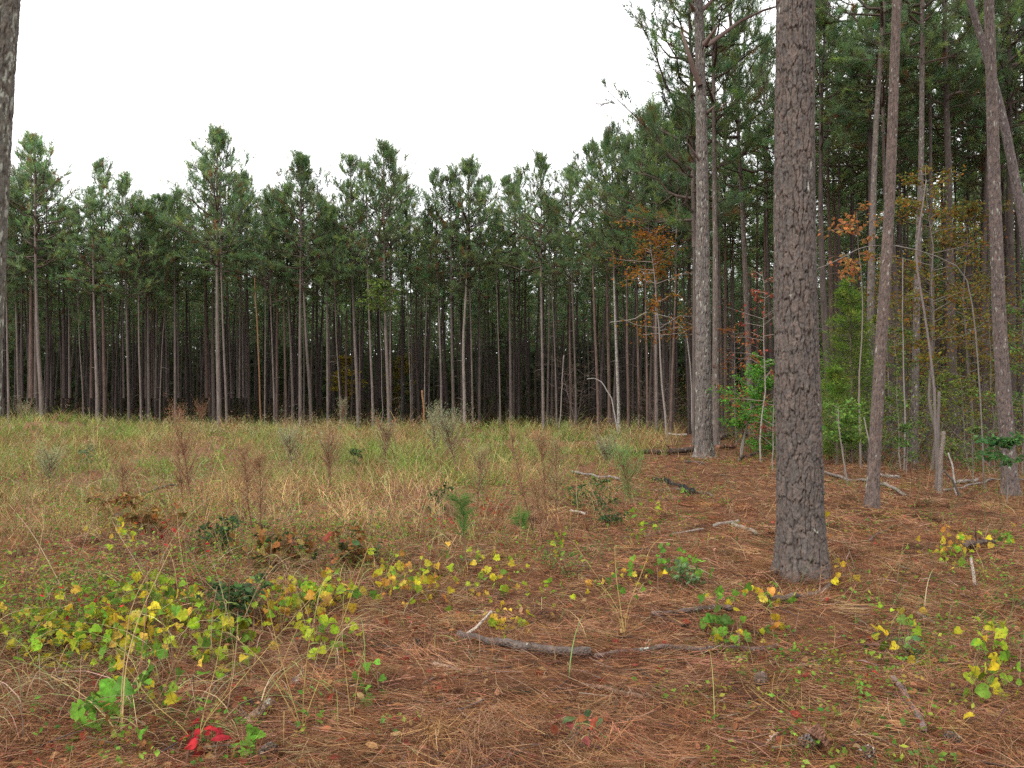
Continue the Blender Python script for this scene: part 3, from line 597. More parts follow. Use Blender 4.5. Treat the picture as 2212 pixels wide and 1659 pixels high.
broad('red_maple', 'low sapling with pinkish red leaves right of the bright green shrub', 'sapling', gp(1668, 20), 2.6, .8, [(.2, .06, .045), (.19, .075, .04)], 170, .075, .018, .2, 18, (.2, .17, .15), tpl=MAPLE, flat=.5)
broad('copper_sapling', 'small tree with sparse copper orange leaves right of the foreground trunk', 'sapling', gp(1858, 21), 7.0, 1.25, [(.34, .13, .05), (.30, .17, .06)], 300, .13, .03, .72, 16, (.16, .13, .11), flat=.5)
broad('yellowing_elm', 'tall yellow and olive leaved tree filling the gap right of the reddish leaning pine', 'tree', gp(2010, 20.5), 8.2, 1.75, [(.16, .145, .03), (.19, .14, .025), (.10, .13, .035), (.2, .09, .02)], 3300, .085, .04, .34, 60, (.13, .11, .09), (.2, 0), flat=.7)
broad('yellowing_elm', 'broad olive and rust leaved tree behind the stout right edge pine', 'tree', gp(2100, 25), 9.0, 2.3, [(.12, .10, .025), (.15, .11, .025), (.09, .11, .03), (.15, .07, .022)], 3600, .1, .045, .3, 60, (.12, .10, .085), (-.3, 0), flat=.7)
broad('leafy_sapling', 'light green sapling with narrow leaves between the leaning pine and thicket', 'sapling', gp(1945, 21), 4.3, .95, [(.10, .17, .04), (.14, .19, .05), (.08, .13, .035)], 1500, .08, .02, .15, 34, (.17, .15, .12), flat=.7)
broad('leafy_shrub', 'yellow green shrub with narrow drooping leaves right of the foreground trunk', 'shrub', gp(1822, 18.5), 1.95, .75, [(.13, .22, .045), (.17, .24, .06), (.09, .17, .04)], 1200, .1, .018, .4, 26, (.15, .12, .1), (-.1, 0), flat=.8)
broad('leafy_shrub', 'glossy green shrub in front of the stout right edge pine', 'shrub', gp(2172, 13.6), 1.35, .55, [(.07, .17, .05), (.09, .2, .06), (.05, .12, .04)], 330, .1, .014, .55, 14, (.13, .11, .09), flat=.6)
broad('leafy_shrub', 'thin green shrub between the white snapped trunk and right edge pine', 'shrub', gp(2100, 17), 1.5, .7, [(.08, .14, .04), (.13, .16, .05)], 420, .075, .012, .3, 18, flat=.7)
broad('leafy_shrub', 'small green sapling at the foot of the thicket pine', 'shrub', gp(1955, 19), 1.3, .6, [(.08, .15, .04), (.12, .18, .05)], 380, .08, .012, .3, 16, flat=.7)
broad('leafy_shrub', 'dark olive brush low behind the mossy grey pine', 'shrub', gp(1850, 29), 2.4, 1.3, [(.07, .09, .03), (.12, .08, .03)], 1500, .1, .02, .15, 30, nstem=2, flat=.7)
broad('rust_sapling', 'rusty leaved thin sapling in the gap left of the mossy grey pine', 'sapling', gp(1812, 30), 3.6, 1.2, [(.2, .08, .03), (.12, .08, .03), (.24, .12, .03)], 700, .11, .02, .2, 26, flat=.6)
broad('rust_sapling', 'reddish leaved sapling in shade between the two big trunks', 'sapling', gp(1590, 33), 5.0, 1.3, [(.2, .07, .03), (.26, .1, .03)], 420, .12, .02, .3, 26, flat=.6)
broad('bare_shrub', 'tangle of bare grey brush against the dark stand left of the big grey pine', 'shrub', gp(1245, 58), 5.5, 2.6, [(.1, .07, .05)], 500, .12, .035, .1, 70, (.11, .085, .075), nstem=3)
broad('bare_shrub', 'brown leafless brush at the foot of the stand beside the lichen speckled pine', 'shrub', gp(1420, 50), 3.6, 2.2, [(.1, .07, .05)], 500, .12, .03, .1, 60, (.10, .075, .065), nstem=3)
broad('yellow_shrub', 'yellow leaved bush glowing deep between the trunks', 'shrub', gp(745, 74), 6.5, 2.0, [(.28, .2, .02), (.2, .17, .03)], 900, .3, .03, .4, 30, flat=.6)
broad('yellow_shrub', 'dull yellow bush in the dark right of the candle topped pine', 'shrub', gp(862, 78), 6.5, 2.2, [(.16, .12, .02), (.12, .11, .03)], 800, .3, .03, .3, 30, flat=.6)
broad('dark_oak', 'gnarled dark oak with crooked limbs deep in the stand', 'tree', gp(1096, 70), 8, 3.2, [(.05, .065, .03)], 700, .25, .16, .25, 24, (.05, .04, .035), flat=.6)
broad('green_sapling', 'lit green sapling crown among trunks left of the candle topped pine', 'sapling', gp(822, 59.5), 11.5, 2.0, [(.10, .16, .04), (.13, .17, .04)], 900, .22, .04, .82, 24, (.12, .1, .09), flat=.5)
for dx_, Y_, H_, sp_, n_, pal_, lb_ in [(1762, 27, 3.4, 1.0, 900, 0, 'pale green leafy sapling hugging the right side of the foreground trunk'), (1895, 24, 4.6, 1.0, 1100, 1, 'light green sapling seen between the mossy and the reddish leaning pines'), (1930, 27, 6.2, 1.4, 1500, 2, 'olive leaved sapling filling the gap right of the reddish leaning pine'),
        (2030, 26, 4.0, 1.3, 1500, 1, 'yellow green understorey sapling left of the dark thick pine'), (2090, 21, 3.2, .9, 800, 1, 'thin yellow green sapling right of the dark thick pine'), (2135, 23, 5.5, 1.4, 1500, 2, 'brownish olive sapling left of the stout right edge pine'), (2205, 20, 5.0, 1.2, 1300, 0, 'green sapling against the right edge of the picture'),
        (1985, 31, 7.5, 1.8, 2200, 2, 'tall olive brown sapling behind the thicket pine'), (2160, 30, 8.0, 2.0, 2400, 2, 'tall rusty olive sapling behind the stout right edge pine'), (1830, 33, 6.0, 1.6, 1800, 1, 'yellow green sapling behind the feathery cedar')]:
    pal = [[(.10, .19, .045), (.14, .22, .05), (.08, .14, .035)], [(.15, .2, .04), (.2, .23, .05), (.1, .15, .035)], [(.15, .125, .03), (.19, .14, .03), (.11, .12, .03), (.2, .1, .03)]][pal_]
    broad('leafy_sapling', lb_, 'sapling', gp(dx_, Y_), H_, sp_, pal, n_, .085, .02, .12, 40, (.14, .12, .1), flat=.7)
# cedar
def cedar(label, base, H, Rd, n):
    root = thing('cedar_tree', label, 'cedar', base)
    t = rng.random(n) ** 1.25; az = rng.uniform(0, 6.28, n); L = Rd * (1 - t) ** .75 * rng.uniform(.5, 1.15, n) + .12
    b0 = np.stack([np.zeros(n), np.zeros(n), .3 + t * (H - .3)], -1); e = b0 + np.stack([np.cos(az) * L, np.sin(az) * L, L * rng.uniform(.05, .5, n)], -1)
    mk('stem', [tubes(np.array([[(0, 0, -.1), (.03, 0, H * .4), (0, .02, H * .98)]]), np.array([[.05, .035, .008]]), 7, (.12, .085, .07)), tubes(np.stack([b0, (b0 + e) / 2, e], 1), np.tile([[.012, .008, .003]], (n, 1)), 3, (.1, .08, .06))], [M_TWIG], root)
    k = 46; q = rng.uniform(.2, 1.02, (n, k, 1)); pos = (b0[:, None] * (1 - q) + e[:, None] * q + rng.normal(size=(n, k, 3)) * .07 * (.4 + L[:, None, None])).reshape(-1, 3)
    d = np.repeat(unit(e - b0), k, 0) + rng.normal(size=(n * k, 3)) * .6 + np.array([0, 0, .2])
    mk('foliage', [tris(pos, d, rng.uniform(.07, .2, n * k), np.full(n * k, .022), np.repeat(pick([(.11, .185, .03), (.14, .2, .035), (.085, .15, .03)], n, .2), k, 0))], [M_LEAF], root, smooth=False)
cedar('feathery green cedar rising behind and right of the foreground trunk', gp(1838, 24), 5.6, 1.25, 250)
cedar('short feathery cedar at the foot of the taller one', gp(1806, 22.5), 2.7, .8, 120)

# bare crooked hardwood stems and sticks standing in the right wood
def standing(name, label, cat, pts, Y, w0, w1, col, part=None, mat=None):
    P = np.array([at(a, b, Y + (c[0] if c else 0)) for a, b, *c in pts]); g0 = float(hgt(P[0][0], P[0][1])); P[0][2] = min(P[0][2], g0 - .08)
    base = P[0].copy(); base[2] = g0
    s = np.linspace(0, 1, 17); t = np.linspace(0, 1, len(P)); Q = np.stack([np.interp(s, t, P[:, k]) for k in range(3)], -1); Q += np.concatenate([np.zeros((1, 3)), np.cumsum(rng.normal(size=(16, 3)), 0) * .0022 * Y / 10])
    r = np.linspace(w0, w1, 17) / 2 / F * Y; Q = np.concatenate([Q, Q[-1:] + (Q[-1] - Q[-2]) * .02]); r = np.append(r, .0005)
    o = mk(name, [tubes(Q[None], r[None], 8, np.asarray(col))], [mat or M_TWIG], None, base, loc=base)
    return tag(o, label, cat)
standing('bare_sapling', 'crooked pale sapling arching left across the wood, its bare tip by the foreground trunk', 'sapling', [(2126, 1045), (2121, 900), (2114, 800), (2106, 690), (2092, 610), (2060, 566), (1990, 541), (1930, 529), (1880, 531), (1850, 540), (1800, 568), (1757, 584)], 15.6, 3.2, 1.8, (.15, .13, .112))
standing('snapped_trunk', 'whitish snapped trunk standing barkless in the straw', 'snag', [(2030, 1078), (2033, 1000), (2038, 929)], 14.5, 10, 8, (.19, .15, .125), mat=M_WOOD)
standing('dead_stem', 'thin dark dead stem just left of the white snapped trunk', 'snag', [(2022, 1035), (2026, 960), (2030, 846)], 15.3, 8, 6, (.11, .09, .08))
standing('leaning_stick', 'grey stick propped right of the white snapped trunk', 'stick', [(2066, 1050), (2056, 1010), (2048, 978)], 15, 4, 3, (.3, .27, .24))
standing('leaning_stick', 'dark stick leaning against the white snapped trunk', 'stick', [(2078, 1060), (2056, 1036), (2036, 1015)], 14.4, 5, 4, (.08, .065, .055))
standing('bare_sapling', 'thin upright grey sapling left of the thicket pine', 'sapling', [(1953, 1010), (1955, 900), (1953, 800), (1950, 700), (1952, 560)], 20, 4, 2, (.17, .15, .13))
standing('bare_sapling', 'forked thin sapling near the top of the thicket', 'sapling', [(2023, 950), (2018, 830), (2002, 700), (1978, 560), (1990, 460), (2000, 390)], 19, 6, 2.5, (.15, .12, .11))
standing('bare_sapling', 'slanting thin grey sapling in the gap right of the foreground trunk', 'sapling', [(1900, 1060), (1888, 1000), (1875, 935), (1868, 900)], 12.8, 4, 2.5, (.2, .17, .15))
standing('bare_sapling', 'thin stem of the narrow leaved shrub leaning beside the foreground trunk', 'sapling', [(1832, 1045), (1820, 980), (1812, 930), (1808, 880)], 16.5, 4, 2, (.17, .14, .12))
standing('curved_sapling', 'bare sapling arching over the grass at the edge of the stand', 'sapling', [(1338, 905), (1322, 860), (1300, 825), (1285, 817), (1268, 818)], 44, 3.2, 1.5, (.24, .22, .2))
standing('thin_snag', 'short pale leaning snag left of the reddish edge pines', 'snag', [(1208, 905), (1213, 840), (1219, 770)], 52, 3, 2, (.17, .145, .13))
standing('orange_snag', 'barkless orange dead trunk standing tall among grey pines', 'dead tree', [(564, 925), (561, 830), (557, 720), (553, 640), (552, 600)], 60, 4.0, 2.4, (.15, .08, .042), mat=M_WOOD)
standing('broken_post', 'short orange broken trunk jutting out of the grass', 'snag', [(917, 925), (916, 880), (914, 842)], 58, 5, 4, (.2, .105, .05), mat=M_WOOD)
standing('charred_snag', 'thick charred black stump between grey trunks', 'snag', [(870, 920), (870, 870), (872, 826)], 62, 11, 7, (.018, .015, .014), mat=M_WOOD)
standing('bare_sapling', 'bare pale sapling at the stand edge reaching left over the grass', 'sapling', [(1496, 930), (1492, 800), (1482, 715), (1452, 686), (1400, 672), (1370, 690), (1320, 696)], 41, 2.6, 1.4, (.24, .22, .2))

# ------------------------------------------------------------------ thicket fill and floor cover in the right wood
n = 62000
y = rng.uniform(24, 62, n); x = rng.uniform(6.5, 46, n); k = (dx_of(x, y) < 2320) & (x > np.interp(y, [24, 40, 62], [7.5, 10.5, 11.5])); x, y = x[k], y[k]
den = fbm(x / 2.2, y / 2.2, 60); top = (.5 + 9.5 * den ** 1.6) * sstep(21, 44, y) * (.35 + 1.1 * vn(x / 1.3, y / 1.3, 61))
z = hgt(x, y) + top * rng.random(len(x)) ** 1.2
a1 = leaves(DIAMOND, np.stack([x, y, z], -1), rdir(len(x), -.2), rdir(len(x), .6), rng.uniform(.07, .2, len(x)), pick([(.085, .13, .035), (.13, .095, .035), (.13, .14, .04), (.07, .09, .035), (.2, .09, .035)], len(x), .3))
n = 9000
y = rng.uniform(19, 62, n); x = rng.uniform(6.5, 46, n); k = (dx_of(x, y) < 2320) & (x > np.interp(y, [20, 40, 62], [7.5, 10.5, 11.5])); x, y = x[k], y[k]; n = len(x)
a2 = blades(np.stack([x, y, hgt(x, y)], -1), rdir(n, 1.8, .5), rng.uniform(.6, 3.6, n), np.full(n, .013), rng.normal(size=(n, 3)) * .3, 4, pick([(.13, .105, .085), (.09, .07, .055), (.18, .155, .13)], n, .25))
tag(mk('thicket', [a1, a2], [M_LEAF], smooth=False), 'dim tangle of twigs and small leaves under the right hand pines', 'undergrowth', kind='stuff')

# needle litter
def ground_pts(n, d0, d1, xr=.72, power=1.0):
    """points spread over the ground the picture shows, denser near the camera"""
    y = d0 * (d1 / d0) ** (rng.random(n) ** power); x = rng.uniform(-xr, xr, n) * y * 1.03
    return x, y
x, y = ground_pts(190000, 2.7, 26)
fw = sstep(edge_x(y) + .8, edge_x(y) - 1.6, x) * sstep(7, 11, y)
k = rng.random(len(x)) > fw * .75; x, y = x[k], y[k]; n = len(x)
ori = 6.28 * vn(x * .8, y * .8, 70) + rng.normal(size=n) * 1.1
d = np.stack([np.cos(ori), np.sin(ori), rng.normal(size=n) * .16 + .03], -1)
z = hgt(x, y) + .004 + .045 * rng.random(n) ** 1.6
dist = np.maximum(y, 3)
lit = blades(np.stack([x, y, z], -1), d, rng.uniform(.09, .22, n), .0021 * np.maximum(1, dist / 4.6), rng.normal(size=(n, 3)) * np.array([.2, .2, .05]), 2,
             pick([(.21, .10, .05), (.15, .066, .034), (.265, .142, .076), (.07, .035, .021), (.33, .215, .13)], n, .25, [.32, .25, .22, .13, .08]), .5)
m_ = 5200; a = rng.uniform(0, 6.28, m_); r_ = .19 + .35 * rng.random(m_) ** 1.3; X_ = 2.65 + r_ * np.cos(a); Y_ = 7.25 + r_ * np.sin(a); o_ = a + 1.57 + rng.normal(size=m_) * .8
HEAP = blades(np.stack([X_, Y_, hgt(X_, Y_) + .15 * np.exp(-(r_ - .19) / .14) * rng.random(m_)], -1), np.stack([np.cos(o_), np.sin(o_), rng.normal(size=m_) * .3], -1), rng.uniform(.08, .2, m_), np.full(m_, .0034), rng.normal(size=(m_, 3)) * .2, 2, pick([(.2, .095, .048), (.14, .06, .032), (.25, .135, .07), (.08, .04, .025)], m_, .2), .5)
# short bits of twig and bark
x, y = ground_pts(4200, 2.8, 20); m_ = len(x); a = rng.uniform(0, 6.28, m_)
d = np.stack([np.cos(a), np.sin(a), rng.normal(size=m_) * .12], -1); L = rng.uniform(.05, .28, m_); p = np.stack([x, y, hgt(x, y) + .012], -1)
tw = tubes(np.stack([p, p + d * L[:, None] * .5 + rng.normal(size=p.shape) * .008, p + d * L[:, None]], 1), np.outer(rng.uniform(.002, .007, m_), [1, .9, .6]), 5, pick([(.10, .06, .045), (.16, .10, .07), (.06, .045, .04), (.24, .18, .14)], m_, .2, [.4, .25, .25, .1]))
# matted clumps of straw with hollows between them
x, y = ground_pts(900, 2.8, 14); m_ = len(x); per = 60; a = np.repeat(rng.uniform(0, 6.28, m_), per) + rng.normal(size=m_ * per) * .35
X_ = np.repeat(x, per) + rng.normal(size=m_ * per) * .07; Y_ = np.repeat(y, per) + rng.normal(size=m_ * per) * .07
LT_ = blades(np.stack([X_, Y_, hgt(X_, Y_) + .01 + .05 * rng.random(m_ * per)], -1), np.stack([np.cos(a), np.sin(a), rng.normal(size=m_ * per) * .22], -1), rng.uniform(.1, .22, m_ * per), .002 * np.maximum(1, Y_ / 4.6), rng.normal(size=(m_ * per, 3)) * .15, 2, np.repeat(pick([(.25, .125, .065), (.29, .165, .09), (.16, .07, .036), (.075, .038, .025)], m_, .2), per, 0) * rng.uniform(.7, 1.3, (m_ * per, 1)), .5)
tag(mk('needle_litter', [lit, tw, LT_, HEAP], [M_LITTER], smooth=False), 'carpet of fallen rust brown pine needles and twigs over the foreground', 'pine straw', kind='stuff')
# fallen broad leaves
x, y = ground_pts(11000, 2.8, 20); n = len(x); k = rng.random(n) < np.where(x < -.4, .95, .28) * (.25 + fbm(x * .7, y * .7, 71)); x, y = x[k], y[k]; n = len(x)
fl = leaves(OVATE, np.stack([x, y, hgt(x, y) + .02 + .02 * rng.random(n)], -1), rdir(n, 0, .3), rdir(n, 1.3), rng.uniform(.03, .075, n), pick([(.24, .10, .045), (.26, .14, .065), (.15, .065, .035), (.3, .17, .085), (.22, .045, .03)], n, .2))
tag(mk('fallen_leaves', [fl], [M_GRASS], smooth=False), 'orange and tan dead leaves scattered on the pine straw', 'leaves', kind='stuff')

# ------------------------------------------------------------------ grass
def inb(x, y): return sstep(edge_x(y) + 1.2, edge_x(y) - 1.2, x)
def grass_col(x, y, n):
    gsum = lambda a, b, r: np.exp(-((x - a) ** 2 + (y - b) ** 2) / r ** 2)
    nz = fbm(x / 3.0, y / 4.0, 80); nf = vn(x * 1.1, y * .8, 85)
    green = np.clip(.5 + 2.6 * (nz - .5) + .5 * (nf - .5) + .35 * gsum(-10, 22, 9) + .2 * gsum(-20, 40, 12) - .75 * gsum(-2.2, 13.5, 3.2) - .5 * gsum(-7, 30, 5) - .3 * sstep(0, 8, x) * sstep(20, 35, y) - .25 * sstep(12, 8, y), 0, 1)
    gold = pick([(.33, .225, .105), (.27, .17, .075), (.40, .29, .145), (.19, .105, .05)], n, .22)
    gr = pick([(.165, .225, .05), (.125, .19, .042), (.215, .26, .07), (.26, .26, .09)], n, .2)
    gold = gold * (1 + .7 * gsum(-2.2, 13.5, 3.4))[:, None]
    k = rng.random(n) < green
    c = np.where(k[:, None], gr, gold); rd = rng.random(n) < .10 * sstep(50, 12, y) + .04; c[rd] = pick([(.2, .085, .05)], rd.sum(), .2)
    return c
G = []
def tussock(n, d0, d1, hlo, hhi, wmul, power, per, sprd, segs, lean=.35):
    x, y = ground_pts(n, d0, d1, .72, power); x = x - .04 * y
    far = y > 55
    k = rng.random(n) < inb(x, y) * (.05 + .95 * sstep(.36, .58, fbm(x * .45, y * .4, 90))); x, y = x[k], y[k]
    n = len(x); cl0 = grass_col(x, y, n) * rng.uniform(.6, 1.15, (n, 1)); hs = np.interp(y, [7, 12, 22, 40, 60], [.5, .7, .92, 1.15, 1.35]) * rng.uniform(hlo, hhi, n) * (.6 + .8 * fbm(x * .4, y * .3, 91))
    x = np.repeat(x, per) + rng.normal(size=n * per) * sprd; y = np.repeat(y, per) + rng.normal(size=n * per) * sprd; hs = np.repeat(hs, per) * rng.uniform(.45, 1.1, n * per); N = n * per
    col = np.repeat(cl0, per, 0) * (1 + .16 * rng.normal(size=(N, 1))) ; mixr = rng.random(N) < .22; col[mixr] = grass_col(x[mixr], y[mixr], int(mixr.sum()))
    p = np.stack([x, y, hgt(x, y) - .01], -1); az = rng.uniform(0, 6.28, N); h = np.stack([np.cos(az), np.sin(az), 0 * az], -1)
    d = np.array([0, 0, 1.]) + h * rng.uniform(0, lean, N)[:, None]
    bend = h * rng.uniform(.05, .6, N)[:, None] - np.array([0, 0, 1.]) * rng.uniform(0, .45, N)[:, None]
    G.append(blades(p, d, hs, .0042 * wmul * np.maximum(1, y / 8), bend, segs, col))
tussock(14000, 7.5, 63, .35, .85, 1.3, .62, 9, .09, 3, .6)     # body of the field
tussock(6000, 9, 64, .6, 1.25, .9, .6, 5, .06, 4, .45)     # taller seed stems
tussock(5200, 5.5, 16, .10, .32, .8, 1.0, 9, .06, 3, .8)   # low near tufts
# arching dry blades in the near field
# wiry stems on the shaded floor
x, y = ground_pts(15000, 5, 36); k = (rng.random(len(x)) < (1 - inb(x, y)) * (.12 + .9 * sstep(.38, .62, fbm(x * .8, y * .7, 93)))); x, y = x[k], y[k]; n = len(x)
G.append(blades(np.stack([x, y, hgt(x, y)], -1), np.array([0, 0, 1.]) + rng.normal(size=(n, 3)) * .5, rng.uniform(.08, .5, n) * np.interp(y, [5, 12, 34], [.6, 1, 1.3]), rng.uniform(.003, .0065, n) * np.maximum(1, y / 8), rng.normal(size=(n, 3)) * .3, 3, pick([(.19, .115, .06), (.12, .07, .045), (.1, .13, .04), (.25, .17, .1)], n, .25), .3))
# straight dead stems standing in the near grass
x, y = ground_pts(2600, 4.2, 30); k = rng.random(len(x)) < inb(x, y) * (.3 + .7 * sstep(.4, .6, fbm(x * .6, y * .5, 98))); x, y = x[k], y[k]; n = len(x)
G.append(blades(np.stack([x, y, hgt(x, y)], -1), np.array([0, 0, 1.]) + rng.normal(size=(n, 3)) * .3, rng.uniform(.2, .75, n), rng.uniform(.003, .0065, n) * np.maximum(1, y / 9), rng.normal(size=(n, 3)) * .12, 3, pick([(.3, .23, .13), (.15, .085, .055), (.09, .055, .04), (.24, .13, .08)], n, .2), .4))
# pale airy seed heads
x, y = ground_pts(4200, 8, 62, .72, .6); k = rng.random(len(x)) < inb(x, y) * sstep(.4, .62, fbm(x * .35, y * .3, 99)); x, y = x[k], y[k]; n = len(x); per = 10
hh_ = rng.uniform(.25, 1.0, n) * np.interp(y, [8, 20, 45], [.5, .7, 1.1]); p = np.repeat(np.stack([x, y, hgt(x, y) + hh_], -1), per, 0) + rng.normal(size=(n * per, 3)) * np.repeat(rng.uniform(.06, .16, n), per)[:, None]
G.append(tris(p, rdir(n * per, .8, .7), rng.uniform(.06, .16, n * per), .0042 * np.maximum(1, p[:, 1] / 9), np.repeat(pick([(.3, .3, .17), (.24, .27, .12), (.33, .26, .16), (.27, .16, .09)], n, .15), per, 0)))
x, y = ground_pts(9000, 4.0, 26); k = (rng.random(len(x)) < inb(x, y) * (.25 + .75 * sstep(.35, .6, fbm(x * .7, y * .6, 97))) + .02); x, y = x[k], y[k]; n = len(x)
az = rng.uniform(0, 6.28, n); h = np.stack([np.cos(az), np.sin(az), 0 * az], -1)
G.append(blades(np.stack([x, y, hgt(x, y)], -1), np.array([0, 0, 1.]) + h * .35, rng.uniform(.25, .8, n), rng.uniform(.0035, .0075, n) * np.maximum(1, y / 9), h * rng.uniform(.4, .9, n)[:, None] - np.array([0, 0, 1.]) * rng.uniform(.5, 1.0, n)[:, None], 6, pick([(.24, .17, .09), (.36, .28, .16), (.11, .068, .045), (.2, .23, .08)], n, .25)))
# thin tall grass in front of the stand on the right
tag(mk('grass', G, [M_GRASS], smooth=False), 'tall dry tan and green grass covering the clearing', 'grass', kind='stuff')
# small leafy weeds
x, y = ground_pts(46000, 3.2, 58, .72, .85); dn = fbm(x * .6, y * .5, 95); k = rng.random(len(x)) < sstep(.42, .72, dn) * (.5 + .5 * inb(x, y)) * np.interp(y, [3, 6, 10, 20, 35, 60], [.4, .7, 1, .8, .4, .3]); x, y = x[k], y[k]; n = len(x)
per = 7; zt_ = rng.uniform(.03, .35, n) * (.4 + 1.2 * inb(x, y)); X_ = np.repeat(x, per) + rng.normal(size=n * per) * .045; Y_ = np.repeat(y, per) + rng.normal(size=n * per) * .045
wl = leaves(DIAMOND, np.stack([X_, Y_, hgt(X_, Y_) + np.repeat(zt_, per) * rng.random(n * per)], -1), rdir(n * per, .2, .5), rdir(n * per, 1.2), rng.uniform(.018, .045, n * per) * np.maximum(1, Y_ / 14), np.repeat(pick([(.10, .2, .03), (.15, .25, .04), (.07, .14, .03), (.22, .22, .04), (.16, .08, .03)], n, .2), per, 0))
tag(mk('low_weeds', [wl], [M_LEAF], smooth=False), 'small green weeds sprinkled through the straw and grass', 'weeds', kind='stuff')

# ------------------------------------------------------------------ tall weeds
def fennel(label, bx, by, tx, ty, w, col, dens=1.0, stemc=(.13, .06, .04), name='dog_fennel', cat='weed', z0=.3, group='feathery weeds in the clearing'):
    b = gnd(bx, by); Yd = b[1]; t = at(tx, ty, Yd); H = t[2] - b[2]; W = 1.05 * w / F * Yd / 2
    root = thing(name, label, cat, b, group); d = t - b
    s = np.linspace(0, 1, 8); P = d[None] * s[:, None] + np.cumsum(rng.normal(size=(8, 3)) * .006 * H, 0)
    nb = int(46 * dens); q = rng.uniform(z0, 1, nb); k = np.minimum((q * 7).astype(int), 6); f = (q * 7 - k)[:, None]; b0 = P[k] * (1 - f) + P[k + 1] * f
    az = rng.uniform(0, 6.28, nb); L = W * rng.uniform(.5, 1.15, nb) * np.interp(q, [z0, z0 + .3, 1], [.6, 1, .35])
    e = b0 + np.stack([np.cos(az) * L, np.sin(az) * L, L * rng.uniform(1.0, 2.3, nb)], -1)
    sw = max(.005, .0009 * Yd)
    mk('stem', [tubes(P[None], (sw * (1.1 - .8 * s))[None], 6, stemc), tubes(np.stack([b0, (b0 + e) / 2 - np.array([0, 0, .02]), e], 1), np.tile([[.6, .45, .2]], (nb, 1)) * sw * .6, 3, stemc)], [M_TWIG], root)
    kf = 60; qq = rng.uniform(.1, 1.1, (nb, kf, 1)); pos = (b0[:, None] * (1 - qq) + e[:, None] * qq + rng.normal(size=(nb, kf, 3)) * .10 * W).reshape(-1, 3)
    dd = np.repeat(unit(e - b0), kf, 0) + rng.normal(size=(nb * kf, 3)) * .7
    mk('foliage', [tris(pos, dd, rng.uniform(.02, .075, nb * kf), np.full(nb * kf, .0026 * max(1, Yd / 9)), pick(np.array(col) * 1.1, nb * kf, .25))], [M_GRASS], root, smooth=False)
RB = [(.26, .12, .07), (.30, .165, .09), (.2, .18, .09)]; GG = [(.22, .25, .14), (.26, .28, .18), (.2, .23, .11)]; GN = [(.10, .19, .05), (.13, .22, .07)]
for a in [('tallest reddish feathery weed left of centre in the grass', 418, 1120, 386, 893, 95, RB, 1.3), ('reddish brown weed close left of the tallest one', 398, 1100, 384, 960, 50, RB, .8),
          ('brown feathery weed with two tops in the left clearing', 545, 1165, 528, 975, 80, RB, 1.2), ('thin brown weed just right of the two topped one', 565, 1190, 560, 990, 60, RB, 1), ('dark red stemmed weed with a pale green plume', 710, 1075, 708, 945, 75, [RB[0], GG[0], RB[1]], 1.2),
          ('grey green cloud of feathery weed in mid clearing', 990, 1030, 965, 925, 100, GG, 1.5), ('pale plume weed beside the grey green cloud', 935, 1000, 940, 900, 60, GG, 1), ('reddish tall weed stem, leftmost of the pair before the sparse grass', 1153, 1165, 1108, 948, 60, RB, .8), ('reddish tall weed, middle of the cluster right of the seedling', 1182, 1150, 1168, 955, 75, RB, 1.2),
          ('greenish red weed standing right in the middle cluster', 1204, 1160, 1198, 960, 60, [RB[0], GG[2]], 1), ('short brown weed at the foot of the middle cluster', 1172, 1170, 1150, 1040, 45, RB, .7), ('bright green feathery weed right of the middle cluster', 1376, 1130, 1340, 985, 85, GN, 1.2), ('soft green feathery clump before the dark fallen log', 1315, 1010, 1310, 978, 70, GG, 1.6),
          ('small olive plume against the dark stand', 738, 935, 740, 872, 32, GG, .8), ('pale green plume in the grass left of the cloud weed', 640, 1030, 620, 950, 80, GG, 1.2), ('low rust plume at the left of the stand', 440, 925, 432, 885, 40, RB, .8), ('grey green plume at the far left of the field', 60, 940, 55, 893, 60, GG, 1.2),
          ('greenish plume weed in the lower left of the field', 105, 1070, 110, 985, 70, GG, 1), ('rusty weed in the left grass above the vines', 270, 1110, 262, 1010, 55, RB, .8), ('olive weed near the centre of the field', 830, 1010, 835, 930, 70, [GG[0], RB[1]], 1.1), ('brown plume beside the pine seedling', 1030, 1110, 1040, 985, 60, [RB[1], GG[2]], .9)]:
    fennel(*a)
# pine seedlings
def seedling(label, bx, by, tx, ty, Hn=.16):
    b = gnd(bx, by); t = at(tx, ty, b[1]); root = thing('pine_seedling', label, 'seedling', b, 'pine seedlings in the clearing')
    d = t - b; s = np.linspace(0, 1, 6); P = d[None] * s[:, None]
    mk('stem', [tubes(P[None], (np.linspace(.007, .003, 6))[None], 6, (.13, .08, .05))], [M_TWIG], root)
    n = 34; q = rng.uniform(.42, .98, n); pos = d[None] * q[:, None]; sd = rdir(n, 1.0, .5) * np.array([1, 1, 1])
    mk('foliage', [tufts(pos, sd, 22, .09, Hn, .0035, pick([(.10, .2, .045), (.13, .22, .06)], n, .15), (.15, .6))], [M_NEEDLE], root, smooth=False)
seedling('bright green pine seedling with upright needles in mid clearing', 1008, 1224, 993, 1070)
seedling('smaller green pine seedling right of the brighter one', 1128, 1165, 1122, 1112, .14)
